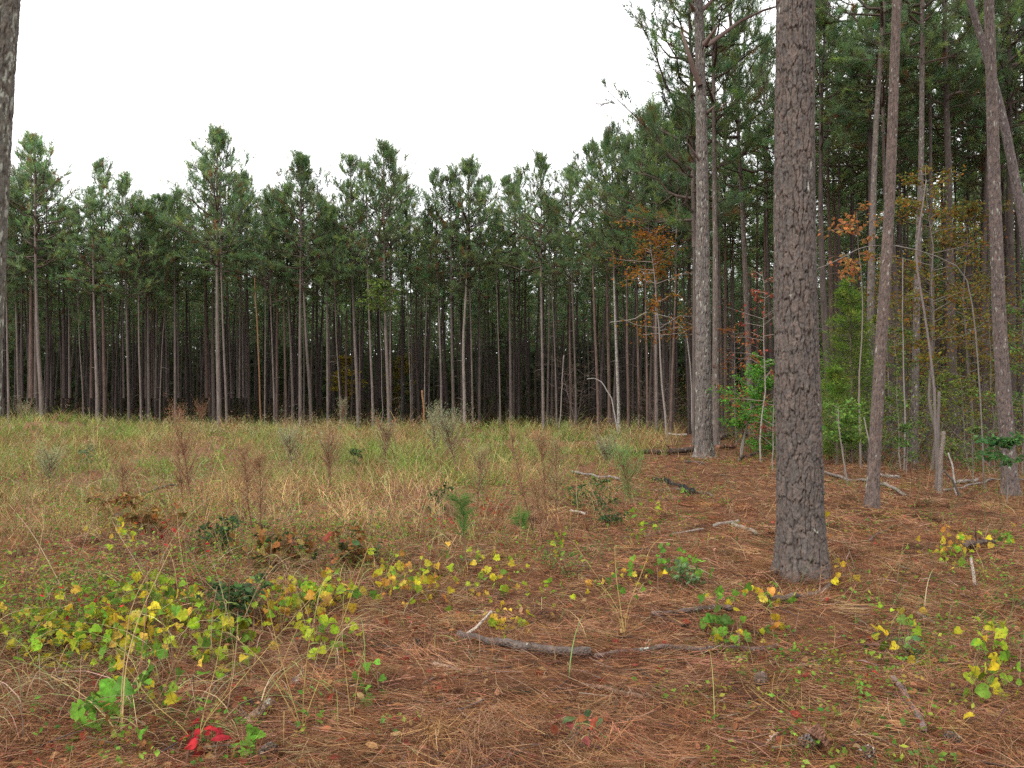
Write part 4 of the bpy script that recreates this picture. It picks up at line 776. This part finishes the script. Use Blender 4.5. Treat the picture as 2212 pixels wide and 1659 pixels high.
# forked dry stalks
def stalk(label, base, arms, w, col, leafy=0, group='dry forked stalks in the foreground'):
    b = gnd(*base); root = thing('dry_stalk', label, 'weed', b, group); parts = []
    for k, arm in enumerate(arms):
        dy = rng.uniform(-.15, .2)
        P = [b - np.array([0, 0, .02])] + [at(a, c, b[1] + dy * (j + 1) / len(arm)) for j, (a, c) in enumerate(arm)]; P = np.array(P)
        t = np.linspace(0, 1, len(P)); s = np.linspace(0, 1, 12); Q = np.stack([np.interp(s, t, P[:, j]) for j in range(3)], -1); Q[1:-1] = (Q[:-2] + Q[1:-1] * 2 + Q[2:]) / 4
        r = .5 * w / 2 / F * b[1] * (1 - .6 * s)
        parts.append(mk('stem', [tubes(Q[None], r[None], 6, np.asarray(col) * rng.uniform(.85, 1.15))], [M_TWIG], root, b))
        n = 7; q = rng.integers(4, 12, n); az = rng.uniform(0, 6.28, n); h = np.stack([np.cos(az), np.sin(az), 0 * az], -1)
        lf = blades(Q[q], h * .8 + np.array([0, 0, .5]), rng.uniform(.05, .14, n), np.full(n, .006), h * .5 - np.array([0, 0, .9]), 5, pick([(.23, .22, .08), (.27, .2, .09), (.18, .22, .07)], n, .2))
        mk('foliage', [lf], [M_LEAF], root, b, smooth=False)
YT = (.29, .205, .075); PT = (.27, .2, .125); DB = (.13, .085, .06)
stalk('yellowish stalk forking into a V low in the foreground', (655, 1575), [[(640, 1540), (600, 1400), (575, 1290)], [(665, 1530), (720, 1400), (775, 1240), (800, 1170)], [(610, 1500), (560, 1420), (500, 1370)], [(655, 1500), (668, 1380), (690, 1290)]], 5, YT)
stalk('yellow stalk with wide arms at the lower left among vines', (428, 1620), [[(432, 1570), (520, 1470), (620, 1350), (720, 1240)], [(400, 1575), (330, 1520), (250, 1410)], [(435, 1555), (470, 1430), (490, 1300)], [(440, 1560), (500, 1480), (505, 1390)]], 5, YT)
stalk('stout tan stalk rising among vine leaves at the left edge', (262, 1600), [[(262, 1500), (268, 1430), (280, 1310), (330, 1220)], [(240, 1560), (180, 1500), (110, 1460)], [(270, 1440), (300, 1330), (372, 1180)]], 6, (.33, .23, .11))
stalk('dark thin stalk at the bottom left corner', (52, 1610), [[(45, 1500), (40, 1420), (20, 1290)], [(50, 1540), (10, 1480), (-40, 1440)]], 4, DB)
stalk('pale stalk crossing others in the left grass', (150, 1310), [[(130, 1260), (70, 1150), (20, 1090)], [(160, 1250), (185, 1160), (205, 1120)]], 4, PT)
stalk('pale bent stalk left of the two topped brown weed', (330, 1290), [[(310, 1240), (260, 1160), (240, 1120)], [(345, 1210), (400, 1120), (470, 1060)]], 3.5, PT)
stalk('thin pale stalk leaning right above the vines', (505, 1420), [[(495, 1340), (470, 1240), (450, 1200)], [(525, 1340), (560, 1260), (600, 1200)]], 3.5, PT)
stalk('dark twiggy stalk above the dark green bush', (560, 1330), [[(545, 1250), (520, 1130), (480, 1040)], [(580, 1240), (590, 1140), (585, 1080)], [(570, 1260), (640, 1160), (690, 1080)]], 4, DB)
stalk('yellowish stalk with three arms right of centre', (1349, 1375), [[(1345, 1330), (1300, 1260), (1235, 1165)], [(1352, 1320), (1390, 1230), (1405, 1180), (1430, 1160)], [(1340, 1310), (1330, 1240), (1328, 1180)], [(1335, 1325), (1290, 1270), (1250, 1240)]], 4, YT)
stalk('thin red brown stem at the bottom centre with few leaves', (1260, 1660), [[(1255, 1600), (1250, 1560), (1248, 1520)]], 3, (.15, .07, .05))
stalk('slender pale stalk in the grass right of the seedling', (1300, 1110), [[(1285, 1075), (1272, 1040), (1245, 1012)], [(1305, 1060), (1320, 1040)]], 2.6, PT)
stalk('yellow bent grass stalk left of the fallen log', (760, 1560), [[(750, 1480), (738, 1380), (745, 1240)], [(775, 1450), (790, 1390)]], 3.6, YT)
stalk('thin brown stalks between the vines and the seedling', (870, 1280), [[(865, 1200), (840, 1100), (835, 1060)], [(885, 1220), (930, 1140)]], 3, DB)
# ------------------------------------------------------------------ vines
YG = [(.24, .31, .025), (.16, .27, .025), (.31, .31, .03), (.11, .21, .03)]; YL = [(.40, .31, .025), (.45, .31, .05), (.34, .23, .03), (.4, .19, .04)]; GRV = [(.11, .23, .03), (.14, .27, .04), (.08, .16, .03)]; RDV = [(.38, .03, .035), (.28, .025, .03)]
def vine(label, cx, cy, sx, sy, n, cols, p=None, hh=.16, ls=.055, tpl=HEART, cat='vine', name='grape_vine', group='heart leaved vines on the straw'):
    ls = ls * (1.24 if cx < 1000 else 1.1); hh = hh * (1.35 if cx < 1000 else 1)
    n = int(n * (1.9 if cx < 1000 else 1.35)); sx *= 1.2; sy *= 1.2
    b = gnd(cx, cy + sy * .5); root = thing(name, label, cat, b, group)
    k = 9; px = np.sort(rng.uniform(-1, 1, k)) * sx + cx; py = cy + rng.normal(size=k) * sy * .45
    P = np.array([gnd(a, c, rng.uniform(.02, hh * .5)) for a, c in zip(px, py)])
    s = np.linspace(0, 1, 40); Q = np.stack([np.interp(s, np.linspace(0, 1, k), P[:, j]) for j in range(3)], -1)
    lx = cx + rng.normal(size=n) * sx * .55; ly = cy + rng.normal(size=n) * sy * .55
    L = np.array([gnd(a, min(c, 1690)) for a, c in zip(lx, ly)]); L[:, 2] += rng.uniform(.02, hh, n) ; foot = Q[np.argmin(((L[:, None] - Q[None]) ** 2).sum(-1), 1)]
    pt = np.stack([foot, foot * .5 + L * .5 - np.array([0, 0, .25]) * (L - foot)[:, 2:3], foot * .15 + L * .85 - np.array([0, 0, .25]) * (L - foot)[:, 2:3], L], 1)
    mk('stem', [tubes(Q[None], np.full((1, 40), .0028), 5, (.14, .08, .05)), tubes(pt, np.tile([[.0016, .0014, .0012, .001]], (n, 1)), 3, (.14, .09, .04))], [M_TWIG], root, b)
    nr = rdir(n, .75, .6); nr[:, 1] -= .55
    dn = rdir(n, -.75, .5); hv = rng.random(n) < .55
    mk('foliage', [*[leaves(tp_, L[kk], dn[kk], unit(nr)[kk], ls * rng.uniform(.45, 1.2, kk.sum()), pick(cols, int(kk.sum()), .22, p)) for tp_, kk in ((tpl, hv), (GRAPE if tpl is HEART else tpl, ~hv))]], [M_LEAF], root, b, smooth=False)
MX = YG + YL[:2]
for a in [('dense yellow green vine patch at the lower left edge', 110, 1400, 110, 50, 85, MX), ('yellow green vine patch beneath the stout tan stalk', 265, 1400, 90, 50, 90, MX), ('bright green vine leaves in the left grass edge', 215, 1320, 100, 30, 34, YG), ('yellow green vine leaves left of the dark green bush', 400, 1330, 80, 40, 55, MX),
          ('green vine leaves right of the yellow wide armed stalk', 480, 1420, 70, 45, 48, YG), ('yellow vine patch between the dark bush and the V stalk', 600, 1330, 60, 40, 55, YG + YL), ('yellow vine leaves behind the V stalk', 705, 1310, 60, 32, 62, YG + YL), ('yellow and green vine patch in front of the tan grass', 880, 1280, 62, 32, 55, YG + YL), ('vine leaves arching above the broken log', 1050, 1285, 58, 32, 40, YG + YL),
          ('low olive yellow vine behind the broken log end', 1085, 1355, 45, 20, 26, YL[:2] + YG[:1], None, .1), ('few green vine leaves in front of the V stalk', 690, 1410, 55, 30, 18, YG), ('pair of heart leaves in bare straw below centre', 805, 1500, 22, 20, 7, GRV, None, .12), ('green heart leaves at the lower left corner', 205, 1590, 45, 25, 11, GRV, None, .18, .075), ('scattered green vine leaves below the wide armed stalk', 340, 1520, 80, 45, 26, GRV + YL[:1]),
          ('bright green leaves at the bottom beside the red creeper', 545, 1640, 22, 15, 7, GRV, None, .1), ('light green vine leaves right of the broken log', 1180, 1300, 40, 20, 10, YG, None, .12), ('green vine leaves around the three armed stalk', 1330, 1270, 80, 35, 34, GRV + YL[:2]), ('green clump of leaves left of the foreground trunk', 1470, 1235, 50, 30, 34, GRV), ('green leaf cluster behind the second fallen branch', 1560, 1345, 40, 32, 44, GRV + YL[:1], None, .16),
          ('green and yellow vine at the left foot of the foreground trunk', 1655, 1325, 45, 25, 40, GRV + YL, None, .16), ('yellow leaves along the stick right of the foreground trunk', 1810, 1270, 40, 22, 12, YL, None, .16), ('yellow vine heap over the dark snag at the right', 2060, 1205, 60, 25, 62, YL + YG[:2], None, .24), ('leaf vine climbing right of the dark snag', 2170, 1180, 40, 20, 16, GRV + YL[:1]), ('sparse yellow green leaves in straw right of centre', 1950, 1400, 45, 45, 22, YG + YL[:2], None, .14),
          ('tall vine leaves on a stem at the right edge', 2150, 1490, 50, 75, 46, YG + YL[:1], None, .34, .055), ('round green leaves in the straw past the charred stick', 1410, 1110, 26, 22, 12, YG, None, .3), ('green leaves before the pale split wood', 1480, 1080, 25, 16, 12, GRV, None, .25), ('yellow green leaves below the round green leaves', 1395, 1165, 28, 14, 16, YG, None, .25), ('yellow leaves around the big trunk foot', 1760, 1160, 40, 30, 9, YL + GRV[:1], None, .3),
          ('few yellow leaves in the left grass', 250, 1165, 60, 25, 12, YL[:2] + YG[:1]), ('yellow green leaves below the pine seedling', 1070, 1225, 60, 18, 18, YG), ('green yellow leaves beside the mid cluster foot', 1230, 1195, 50, 18, 20, YG + YL[:1])]:
    vine(*a)
for a in [('vivid red creeper leaves at the bottom left of centre', 425, 1625, 36, 20, 10, RDV, None, .1, .07, OVATE, 'creeper', 'red_creeper', 'red creepers'), ('red creeper patch in the left grass', 400, 1180, 90, 30, 34, RDV + [(.4, .1, .05)], None, .2, .045, OVATE, 'creeper', 'red_creeper', 'red creepers'), ('red leaves near the pine seedling', 950, 1150, 45, 12, 22, RDV, None, .15, .04, OVATE, 'creeper', 'red_creeper', 'red creepers'),
          ('dark red leaves at the foot of the middle weed cluster', 1060, 1130, 45, 14, 30, [(.25, .04, .03), (.18, .06, .03)], None, .3, .07, OVATE, 'creeper', 'red_creeper', 'red creepers'), ('single red leaf clump by the branch at lower right', 1885, 1480, 18, 10, 7, RDV, None, .06, .05, OVATE, 'creeper', 'red_creeper', 'red creepers'), ('small red leaves at the left edge among green vines', 150, 1360, 90, 40, 12, RDV, None, .2, .04, OVATE, 'creeper', 'red_creeper', 'red creepers')]:
    vine(*a)
# small bushes and oak sprouts
def bush(label, dx, dy, H, S_, cols, n, ls, tpl=OVATE, nb=18, name='small_bush', cat='bush'):
    broad(name, label, cat, gnd(dx, dy), H, S_, cols, n, ls, .006, .1, nb, (.12, .085, .06), tpl=tpl, nstem=3, group='low bushes in the clearing')
DG = [(.05, .09, .035), (.07, .12, .04), (.04, .075, .035)]; OB = [(.2, .085, .035), (.26, .12, .04), (.14, .09, .04), (.22, .15, .05)]
bush('dark green bush among yellow vines at lower left', 510, 1345, .42, .28, DG, 420, .05)
bush('dark green seedling clump in the left grass', 468, 1190, .4, .28, DG, 260, .06)
bush('rust brown oak sprout with broad leaves at the left', 235, 1130, .42, .4, OB, 120, .12, OAK)
bush('orange brown oak sprout by the left weeds', 320, 1150, .35, .4, OB, 120, .12, OAK)
bush('dull brown oak sprout in front of the two topped weed', 600, 1240, .42, .42, OB + DG[:1], 140, .12, OAK)
bush('brown broad leaved sprout left of the yellow vine patch', 790, 1220, .38, .4, OB + DG[:1], 120, .11, OAK)
bush('dark leafy sprout behind the pine seedling', 945, 1110, .5, .22, DG, 160, .06)
bush('dark small shrub standing in the far grass', 770, 1015, .6, .3, DG, 260, .07)
bush('green brush in front of the charred stick', 1260, 1095, .5, .5, DG + [(.1, .15, .04)], 420, .05)
bush('dark green brush right of the three armed stalk', 1320, 1140, .5, .35, DG, 260, .05)
bush('grey green low plant before the foreground trunk', 1480, 1265, .25, .25, [(.1, .17, .07), (.13, .2, .08)], 130, .05)
bush('green brush below the tan grass at centre', 1230, 1240, .3, .5, [(.1, .15, .04), (.14, .18, .05)], 420, .028)
bush('dark green seedling in bare straw at right', 1965, 1425, .22, .12, [(.06, .13, .05), (.12, .22, .05)], 16, .075)
bush('purple and green leaved seedling at the bottom centre', 1255, 1640, .3, .16, [(.2, .07, .06), (.09, .13, .05), (.3, .09, .05)], 18, .065)
bush('bluish green sapling top in the left grass', 190, 1010, .6, .35, [(.09, .14, .07)], 200, .06)

# ------------------------------------------------------------------ fallen wood
def log(name, label, pts, w0, w1, col, mat=None, up=.75, cat='branch', group=None, kids=(), sides=12, rough=.0):
    P = np.array([gnd(a, b) for a, b in pts]); Ym = P[:, 1].mean(); K = 24
    t = np.concatenate([[0], np.cumsum(np.linalg.norm(np.diff(P, axis=0), axis=1))]); t /= t[-1]; s = np.linspace(0, 1, K)
    Q = np.stack([np.interp(s, t, P[:, k]) for k in range(3)], -1)
    for _ in range(2): Q[1:-1] = (Q[:-2] + 2 * Q[1:-1] + Q[2:]) / 4
    r = np.linspace(w0, w1, K) / 2 / F * Ym * (1 + .045 * rng.normal(size=K)); zc = np.maximum(hgt(Q[:, 0], Q[:, 1]), 0 * s - 9) + r * (up + .5) + .012 * (up < 1); 
    Q[:, 2] = zc; Q[1:-1] += np.cumsum(rng.normal(size=(K - 2, 3)), 0) * .05 * r[1:-1, None]
    col = np.asarray(col) * .72
    base = Q[K // 2].copy(); d0 = unit(Q[0] - Q[1]); d1 = unit(Q[-1] - Q[-2])
    Q = np.concatenate([[Q[0] + d0 * .004], Q, [Q[-1] + d1 * .004]]); r = np.concatenate([[.0008], r, [.0008]])
    cc = np.tile(np.asarray(col, float), (K + 2, 1)) * rng.uniform(.8, 1.2, (K + 2, 1)); cc[[0, 1, -1]] = np.clip(np.asarray(col) * 1.8, .05, .3)
    nt = 4; qi = rng.integers(4, K - 3, nt); td = rdir(nt, .35); tl = r[qi] * rng.uniform(2.0, 4.5, nt)
    tb = tubes(np.stack([Q[qi], Q[qi] + td * tl[:, None] * .6, Q[qi] + (td + rng.normal(size=(nt, 3)) * .25) * tl[:, None]], 1), np.stack([r[qi] * .32, r[qi] * .24, r[qi] * .1], 1), 5, np.asarray(col) * .9)
    th = mk(name, [tubes(Q[None], r[None], sides, cc[None]), tb], [mat or M_WOOD], None, base, loc=base)
    tag(th, label, cat, group)
    for kp, kw in kids:
        A = np.array([gnd(*kp[0], .03)] + [at(a, b, gnd(*kp[0])[1] + .02 * j) for j, (a, b) in enumerate(kp[1:])])
        ss = np.linspace(0, 1, 8); B = np.stack([np.interp(ss, np.linspace(0, 1, len(A)), A[:, k]) for k in range(3)], -1); rr = np.linspace(kw, kw * .6, 8) / 2 / F * Ym; B = np.concatenate([B, B[-1:] + .003]); rr = np.append(rr, .0005)
        mk('branch', [tubes(B[None], rr[None], 8, (.33, .27, .22))], [M_WOOD], th, base)
BK = (.125, .095, .08)
log('fallen_log', 'curved grey brown log with broken white end lying in the foreground straw', [(992, 1383), (1040, 1394), (1110, 1408), (1190, 1420), (1276, 1424)], 16, 19, BK, kids=[([(1003, 1383), (1030, 1355), (1062, 1320)], 9)], cat='log')
log('fallen_branch', 'long thin dark branch lying right of the foreground log', [(1285, 1426), (1400, 1413), (1500, 1414), (1600, 1412), (1682, 1409)], 9, 14, (.13, .09, .075))
log('fallen_branch', 'bare tan stick in the straw below the foreground log', [(1258, 1488), (1320, 1502), (1390, 1520)], 9, 12, (.2, .115, .075))
log('fallen_branch', 'short pale broken stick left of the foreground log', [(938, 1443), (985, 1454)], 9, 8, (.36, .27, .21))
log('fallen_branch', 'thick tan stick end at the lower left', [(532, 1578), (586, 1530)], 20, 22, (.24, .155, .10))
log('fallen_branch', 'grey branch lying toward the lower right corner', [(1930, 1478), (1955, 1510), (1975, 1545), (1996, 1592)], 14, 13, (.2, .14, .12))
log('fallen_branch', 'dark branch beside the foot of the foreground trunk', [(1640, 1308), (1700, 1308), (1750, 1298), (1832, 1254)], 12, 13, (.14, .10, .08))
log('fallen_branch', 'dark branch under green leaves left of the foreground trunk', [(1408, 1334), (1480, 1330), (1530, 1324), (1582, 1320)], 10, 12, (.12, .085, .07))
log('fallen_branch', 'thin curved twig at the bottom edge', [(1130, 1630), (1080, 1655)], 9, 9, (.11, .075, .06))
log('charred_log', 'charred black pole lying in the straw left of the foreground trunk', [(1411, 1039), (1450, 1052), (1496, 1072)], 8, 12, (.02, .017, .016), up=1.1)
log('fallen_branch', 'thin grey branch crossing the charred pole', [(1413, 1063), (1450, 1060), (1510, 1067), (1540, 1076)], 4, 5, (.16, .11, .09))
log('fallen_log', 'dark rotting log lying left of the big grey pine', [(1338, 984), (1400, 983), (1500, 980)], 9, 13, (.09, .062, .05), cat='log')
log('fallen_log', 'brown log lying right of the big grey pine base', [(1553, 951), (1618, 943)], 10, 9, (.13, .09, .075), cat='log')
log('fallen_log', 'red brown rotten log stub by the big grey pine', [(1550, 975), (1590, 974)], 9, 8, (.15, .07, .045), cat='log')
log('fallen_branch', 'white barkless stick in the grass left of the big grey pine', [(1440, 941), (1484, 942)], 4.5, 4, (.5, .45, .4))
log('fallen_branch', 'grey pole half hidden in the grass at centre right', [(1236, 1025), (1290, 1035), (1338, 1040)], 6, 5, (.26, .22, .2))
log('split_wood', 'pale split plank of wood left of the foreground trunk', [(1543, 1143), (1570, 1137), (1595, 1130)], 8, 6, (.30, .25, .21), cat='log')
log('split_wood', 'grooved pale wood shard nearest the foreground trunk', [(1583, 1141), (1610, 1150), (1634, 1161)], 10, 8, (.27, .215, .16), cat='log')
log('fallen_branch', 'low grey stick in the straw before the split plank', [(1430, 1163), (1480, 1155), (1520, 1148)], 5, 5, (.25, .2, .17))
log('fallen_branch', 'dark stick slanting away toward the green bush', [(1596, 997), (1622, 988), (1646, 978)], 5, 5, (.1, .075, .065))
log('fallen_branch', 'dark twig below the big grey pine', [(1478, 999), (1523, 1002)], 4, 4, (.1, .075, .065))
log('fallen_branch', 'scatter of white wood in the straw at centre', [(1231, 1109), (1248, 1111), (1264, 1118)], 6, 5, (.45, .39, .33))
log('fallen_log', 'long thin whitish trunk lying between the right hand pines', [(1774, 1024), (1830, 1034), (1880, 1050), (1955, 1066)], 7, 6, (.24, .2, .175), cat='log')
log('fallen_log', 'short grey log beyond the long whitish one', [(1902, 1032), (1942, 1037)], 7, 7, (.3, .25, .22), cat='log')
log('fallen_log', 'pale log lying right of the white snapped trunk', [(2060, 1053), (2112, 1043)], 7, 7, (.3, .25, .22), cat='log')
log('fallen_branch', 'long bent branch crossing the straw at the right edge', [(2040, 1062), (2100, 1052), (2152, 1040), (2216, 1040)], 4, 4, (.25, .21, .19), up=1.5)
log('fallen_branch', 'thin dark pole lying far behind the foreground trunk', [(1770, 956), (1880, 958), (2013, 961)], 4, 3, (.12, .09, .08))
log('fallen_branch', 'brown pole behind the foreground trunk nearer than the dark one', [(1772, 980), (1851, 976)], 6, 5, (.12, .08, .065))
log('fallen_log', 'dark broken snag jutting from the yellow vine heap', [(2085, 1196), (2115, 1188), (2146, 1186)], 13, 11, (.11, .075, .06), cat='log', up=2.5, kids=[([(2107, 1273), (2103, 1240), (2097, 1205)], 7)])
log('fallen_branch', 'dark short stick in the straw at the right', [(2060, 1286), (2085, 1294), (2115, 1298)], 7, 4, (.09, .065, .055))
log('fallen_branch', 'pale stick pointing down right in the straw', [(1980, 1331), (2000, 1343), (2018, 1354)], 7, 6, (.28, .21, .16))
log('fallen_branch', 'thin twig curving in front of the reddish leaning pine', [(1878, 1168), (1920, 1145), (1960, 1130)], 4, 3, (.14, .09, .075))
log('fallen_log', 'weathered log on the weedy mound at the far left', [(62, 925), (90, 920), (108, 917)], 8, 9, (.22, .16, .13), cat='log', up=.6)
log('fallen_branch', 'reddish pole at the left edge below the mound', [(0, 931), (35, 928)], 5, 5, (.2, .13, .1))
log('fallen_branch', 'dark stick lying in the left field', [(300, 1066), (340, 1060), (385, 1052)], 5, 5, (.13, .1, .085))
# pine cones
def cone(label, dx, dy, L, col=(.085, .06, .046)):
    b = gnd(dx, dy, L * .36); n = 90; t = np.linspace(.02, 1, n); a = np.arange(n) * 2.39996; r = L * .31 * np.sin(np.pi * np.clip(t * .86 + .1, 0, 1)) ** .8
    ya = rng.uniform(0, 6.28); ax = np.array([math.cos(ya), math.sin(ya), rng.uniform(-.1, .25)]); ax /= np.linalg.norm(ax); u = np.cross(ax, [0, 0, 1]); u /= np.linalg.norm(u); v = np.cross(ax, u)
    rad = np.cos(a)[:, None] * u + np.sin(a)[:, None] * v
    pos = ax * ((t - .5) * L)[:, None] + rad * (r * .35)[:, None]
    sc = leaves(_leaf([(.3, .2), (.42, .7), (.2, .95)]), pos, rad + ax * .55, np.tile(ax, (n, 1)) * -1 + rad * .3, r * .95 + .004, pick([col, np.array(col) * .5, (.22, .18, .15)], n, .15, [.55, .3, .15]))
    s = np.linspace(0, 1, 8); core = tubes((ax * ((s - .5) * L)[:, None])[None], (L * .2 * np.sin(np.pi * np.clip(s, .04, .96)))[None], 8, (.06, .04, .03))
    o = mk('pine_cone', [sc, core], [M_TWIG], None, loc=b, smooth=False); tag(o, label, 'pine cone', 'pine cones on the straw')
cone('open grey pine cone in the straw right of the tan stick', 1643, 1484, .11)
cone('dark pine cone at the bottom edge left of centre', 577, 1640, .10)
cone('pale tipped pine cone beside the upright bark slab', 1748, 1622, .11, (.11, .085, .07))
cone('small pine cone behind the second fallen branch', 1482, 1366, .08)
cone('little grey cone left of the big trunk below the vines', 1550, 1390, .07, (.1, .08, .065))
cone('pine cone half hidden under the V stalk', 640, 1488, .09, (.10, .07, .06))
cone('pine cone in the straw at the lower right', 2060, 1608, .08, (.1, .08, .065))
cone('flattened brown cone near the bottom right', 1870, 1642, .09)
cone('dark cone in leaf litter left of the foreground log', 905, 1400, .09)
# bark slabs
def slab(label, pts, Y0, th, col):
    b = gnd(*Y0); P = np.array([at(a, c, b[1] + .03 * k) for k, (a, c) in enumerate(pts)]); n = len(P); nrm = np.array([.1, -1, .15]); nrm /= np.linalg.norm(nrm)
    V = np.concatenate([P, P - nrm * th + rng.normal(size=P.shape) * .004, [P.mean(0) + nrm * .012], [P.mean(0) - nrm * (th)]]); i = np.arange(n); j = (i + 1) % n
    parts = [(V, np.stack([i, j, j + n, i + n], -1), np.asarray(col)), (V, np.concatenate([np.stack([i, j, np.full(n, 2 * n)], -1), np.stack([j + n, i + n, np.full(n, 2 * n + 1)], -1)]), np.asarray(col))]
    tag(mk('loose_bark', parts, [M_WOOD], None, b, loc=b, smooth=False), label, 'bark', 'loose bark slabs')
slab('red brown bark slab standing upright in the straw', [(1745, 1580), (1757, 1568), (1768, 1560), (1790, 1600), (1806, 1650), (1795, 1655), (1775, 1620)], (1790, 1655), .012, (.2, .10, .065))
slab('pale flake of bark at the bottom right of centre', [(1655, 1612), (1668, 1592), (1682, 1582), (1684, 1598), (1668, 1620)], (1665, 1618), .01, (.36, .25, .19))
slab('thin reddish bark splinter at the bottom edge', [(1808, 1659), (1812, 1640), (1818, 1630), (1822, 1655), (1818, 1672)], (1815, 1668), .01, (.2, .11, .07))

# ------------------------------------------------------------------ light, sky, camera
sc = bpy.context.scene
w = bpy.data.worlds.new('World'); sc.world = w; w.use_nodes = True
n = w.node_tree.nodes; l = w.node_tree.links; n.clear()
out = n.new('ShaderNodeOutputWorld'); bg = n.new('ShaderNodeBackground'); sky = n.new('ShaderNodeTexSky'); sky.sky_type = 'NISHITA'; sky.sun_disc = False
SUN_EL, SUN_AZ = R(46), R(-138)
sky.sun_elevation = SUN_EL; sky.sun_rotation = SUN_AZ; sky.dust_density = 4; sky.air_density = 1.5
hs = n.new('ShaderNodeHueSaturation'); hs.inputs['Saturation'].default_value = .12; l.new(sky.outputs[0], hs.inputs['Color'])
tc = n.new('ShaderNodeTexCoord'); sp = n.new('ShaderNodeSeparateXYZ'); l.new(tc.outputs['Generated'], sp.inputs[0])
mr = n.new('ShaderNodeMapRange'); mr.inputs[1].default_value = 0; mr.inputs[2].default_value = 1; mr.inputs[3].default_value = 11.5; mr.inputs[4].default_value = 15; l.new(sp.outputs['Z'], mr.inputs[0])
cl = n.new('ShaderNodeVectorMath'); cl.operation = 'SCALE'; cl.inputs[0].default_value = (.975, .985, 1.0); l.new(mr.outputs[0], cl.inputs['Scale'])
mx = n.new('ShaderNodeMix'); mx.data_type = 'RGBA'; mx.inputs[0].default_value = .8; l.new(hs.outputs[0], mx.inputs[6]); l.new(cl.outputs[0], mx.inputs[7])
l.new(mx.outputs[2], bg.inputs[0]); bg.inputs[1].default_value = .1; l.new(bg.outputs[0], out.inputs[0])
sl = bpy.data.lights.new('sun', 'SUN'); sl.energy = 1.5; sl.angle = R(22); sl.color = (1, .96, .9)
so = bpy.data.objects.new('sun', sl); C.objects.link(so)
import mathutils
dirv = mathutils.Vector((math.sin(SUN_AZ) * math.cos(SUN_EL), math.cos(SUN_AZ) * math.cos(SUN_EL), math.sin(SUN_EL)))
so.rotation_euler = dirv.to_track_quat('Z', 'Y').to_euler(); so.location = (0, 0, 40)
cam = bpy.data.cameras.new('camera'); cam.sensor_width = 36; cam.lens = 36 * F / 2212; cam.clip_end = 2000; cam.clip_start = .05
co = bpy.data.objects.new('camera', cam); C.objects.link(co); co.location = (0, 0, EYE); co.rotation_euler = (math.pi / 2 + PIT, 0, 0); sc.camera = co
sc.view_settings.view_transform = 'Standard'; sc.view_settings.look = 'None'; sc.view_settings.exposure = 1.1; sc.view_settings.gamma = 1
sc.cycles.max_bounces = 6; sc.cycles.diffuse_bounces = 4; sc.cycles.transmission_bounces = 4; sc.cycles.glossy_bounces = 2
sc.cycles.use_denoising = False
